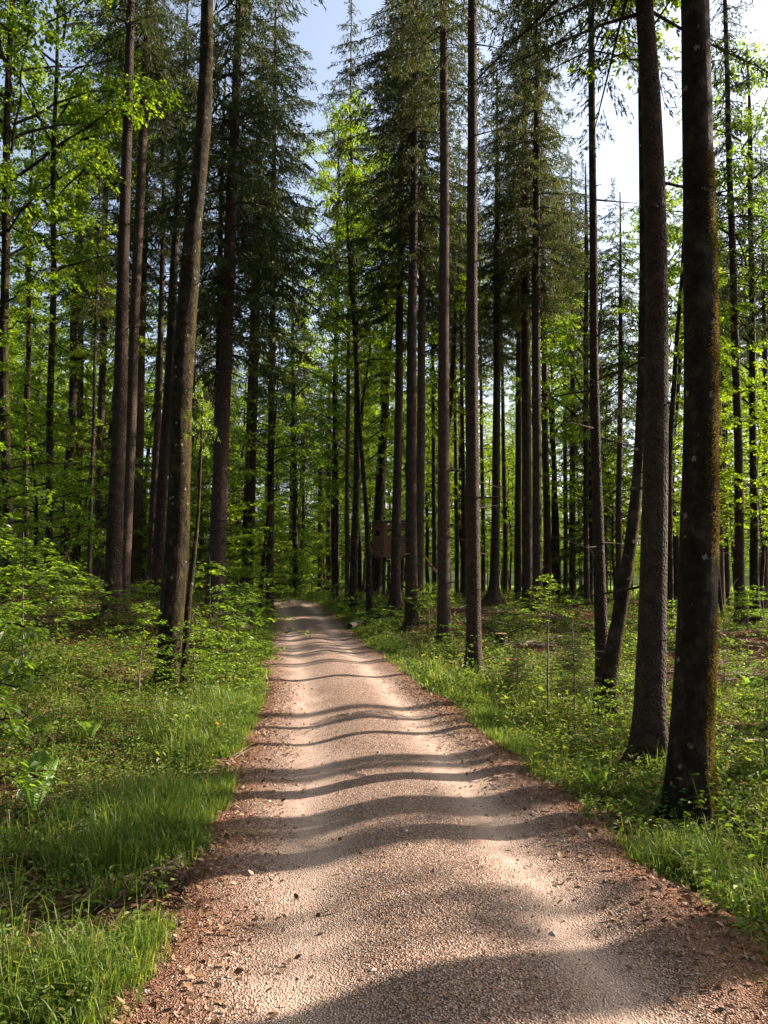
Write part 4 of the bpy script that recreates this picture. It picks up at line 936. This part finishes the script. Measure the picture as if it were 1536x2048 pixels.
litter('leaf_litter', 30000, 15, 40, 102, .9, .09, M_LITTER, 'brown dead leaves on the farther forest floor', 'wood')
litter('leaf_litter', 9000, 2, 14, 103, .8, .035, M_LITTER, 'dead leaves gathered along both edges of the track', 'road')
litter('bud_scales', 42000, 2, 13, 104, .85, .011, M_FLAKE, 'rusty bud scales strewn over the track', 'all')
litter('bud_scales', 28000, 2, 20, 105, .85, .013, M_FLAKE, 'rusty bud scales thick along the track edges', 'road')

def twigs(n, y0, y1, seed, label, lo, hi, rad):
    x, y, r = scatter(n, y0, y1, seed, .9)
    s, _ = track(x, y); keep = (np.abs(s) > 1.35) & (fbm(x * .6, y * .6, 61) + .12 * (x > 2) > .50); x, y = x[keep], y[keep]; m = len(x)
    z = surf(x, y) + .015; L = r.uniform(lo, hi, m) * r.uniform(.4, 1, m); a = r.uniform(0, 6.28, m)
    d = np.stack([np.cos(a), np.sin(a), r.normal(.03, .12, m)], 1) * L[:, None]; sd_ = np.stack([-np.sin(a), np.cos(a), 0 * a], 1); w = rad * r.uniform(.5, 1.5, m)[:, None]
    c = np.stack([x, y, z], 1); mid = c + d * .5 + sd_ * (L * r.normal(0, .1, m))[:, None] + np.array([0, 0, .012]); e_ = c + d
    u = np.array([0, 0, 1.]); v = []
    for p, k in ((c, 1), (mid, .8), (e_, .3)):
        v += [p + sd_ * w * k, p - sd_ * w * k * .5 + u * w * k * .87, p - sd_ * w * k * .5 - u * w * k * .87]
    v = np.stack(v, 1).reshape(-1, 3); k = np.arange(m)[:, None] * 9
    f = np.concatenate([k + np.array([o_ + i, o_ + (i + 1) % 3, o_ + 3 + (i + 1) % 3, o_ + 3 + i]) for o_ in (0, 3) for i in range(3)])
    mb = MB(); mb.add(v, f); tag(link('twigs', mb.mesh('twigs', M_DEAD)), label, 'twigs', kind='stuff')
twigs(9000, 2.5, 16, 121, 'fallen twigs strewn on the near forest floor', .1, .5, .004)
twigs(7000, 14, 36, 122, 'fallen twigs and brushwood strewn farther in', .3, 1.3, .010)

def stones(n, y0, y1, seed, smin, smax, label):
    r = np.random.default_rng(seed); y = y0 + (y1 - y0) * r.random(n) ** .8
    ar = np.interp(y, CL[:240, 1], ARC[:240]); off = r.uniform(-1.4, 1.4, n); x = np.interp(ar, ARC, CL[:, 0]) + off
    keep = (np.abs(np.abs(off) - .64) > .2) | (r.random(n) < .2); x, y = x[keep], y[keep]; m = len(x); z = surf(x, y)
    sz = smin + (smax - smin) * r.random(m) ** 4
    base = np.array([(1, 0, 0), (-.2, 1, 0), (-1, .1, 0), (.1, -1, 0), (.1, .1, .75), (0, 0, -.6)])
    a = r.uniform(0, 6.28, m); v = base[None] * r.uniform(.6, 1.25, (m, 6, 3)) * sz[:, None, None]
    rx = v[..., 0] * np.cos(a)[:, None] - v[..., 1] * np.sin(a)[:, None]; ry = v[..., 0] * np.sin(a)[:, None] + v[..., 1] * np.cos(a)[:, None]
    v = np.stack([rx + x[:, None], ry + y[:, None], v[..., 2] + z[:, None] + sz[:, None] * .1], -1).reshape(-1, 3)
    f = np.array([(0, 1, 4), (1, 2, 4), (2, 3, 4), (3, 0, 4)]); k = np.arange(m)[:, None, None] * 6
    f = (k + f[None]).reshape(-1, 3); mb = MB(); mb.v.append(v); mb.n = len(v)
    mb.f.append(np.concatenate([f, np.full((len(f), 1), -1)], 1)); mb.m.append(np.zeros(len(f), int))
    tag(link('gravel', mb.mesh('gravel', M_STONE)), label, 'gravel', kind='stuff')
stones(50000, 2, 10, 111, .003, .009, 'loose gravel on the near part of the track')
stones(500, 2, 12, 113, .009, .022, 'scattered larger pebbles on the near part of the track')
stones(26000, 9, 26, 112, .005, .014, 'loose gravel on the farther part of the track')
print('OBJ', len(bpy.data.objects))
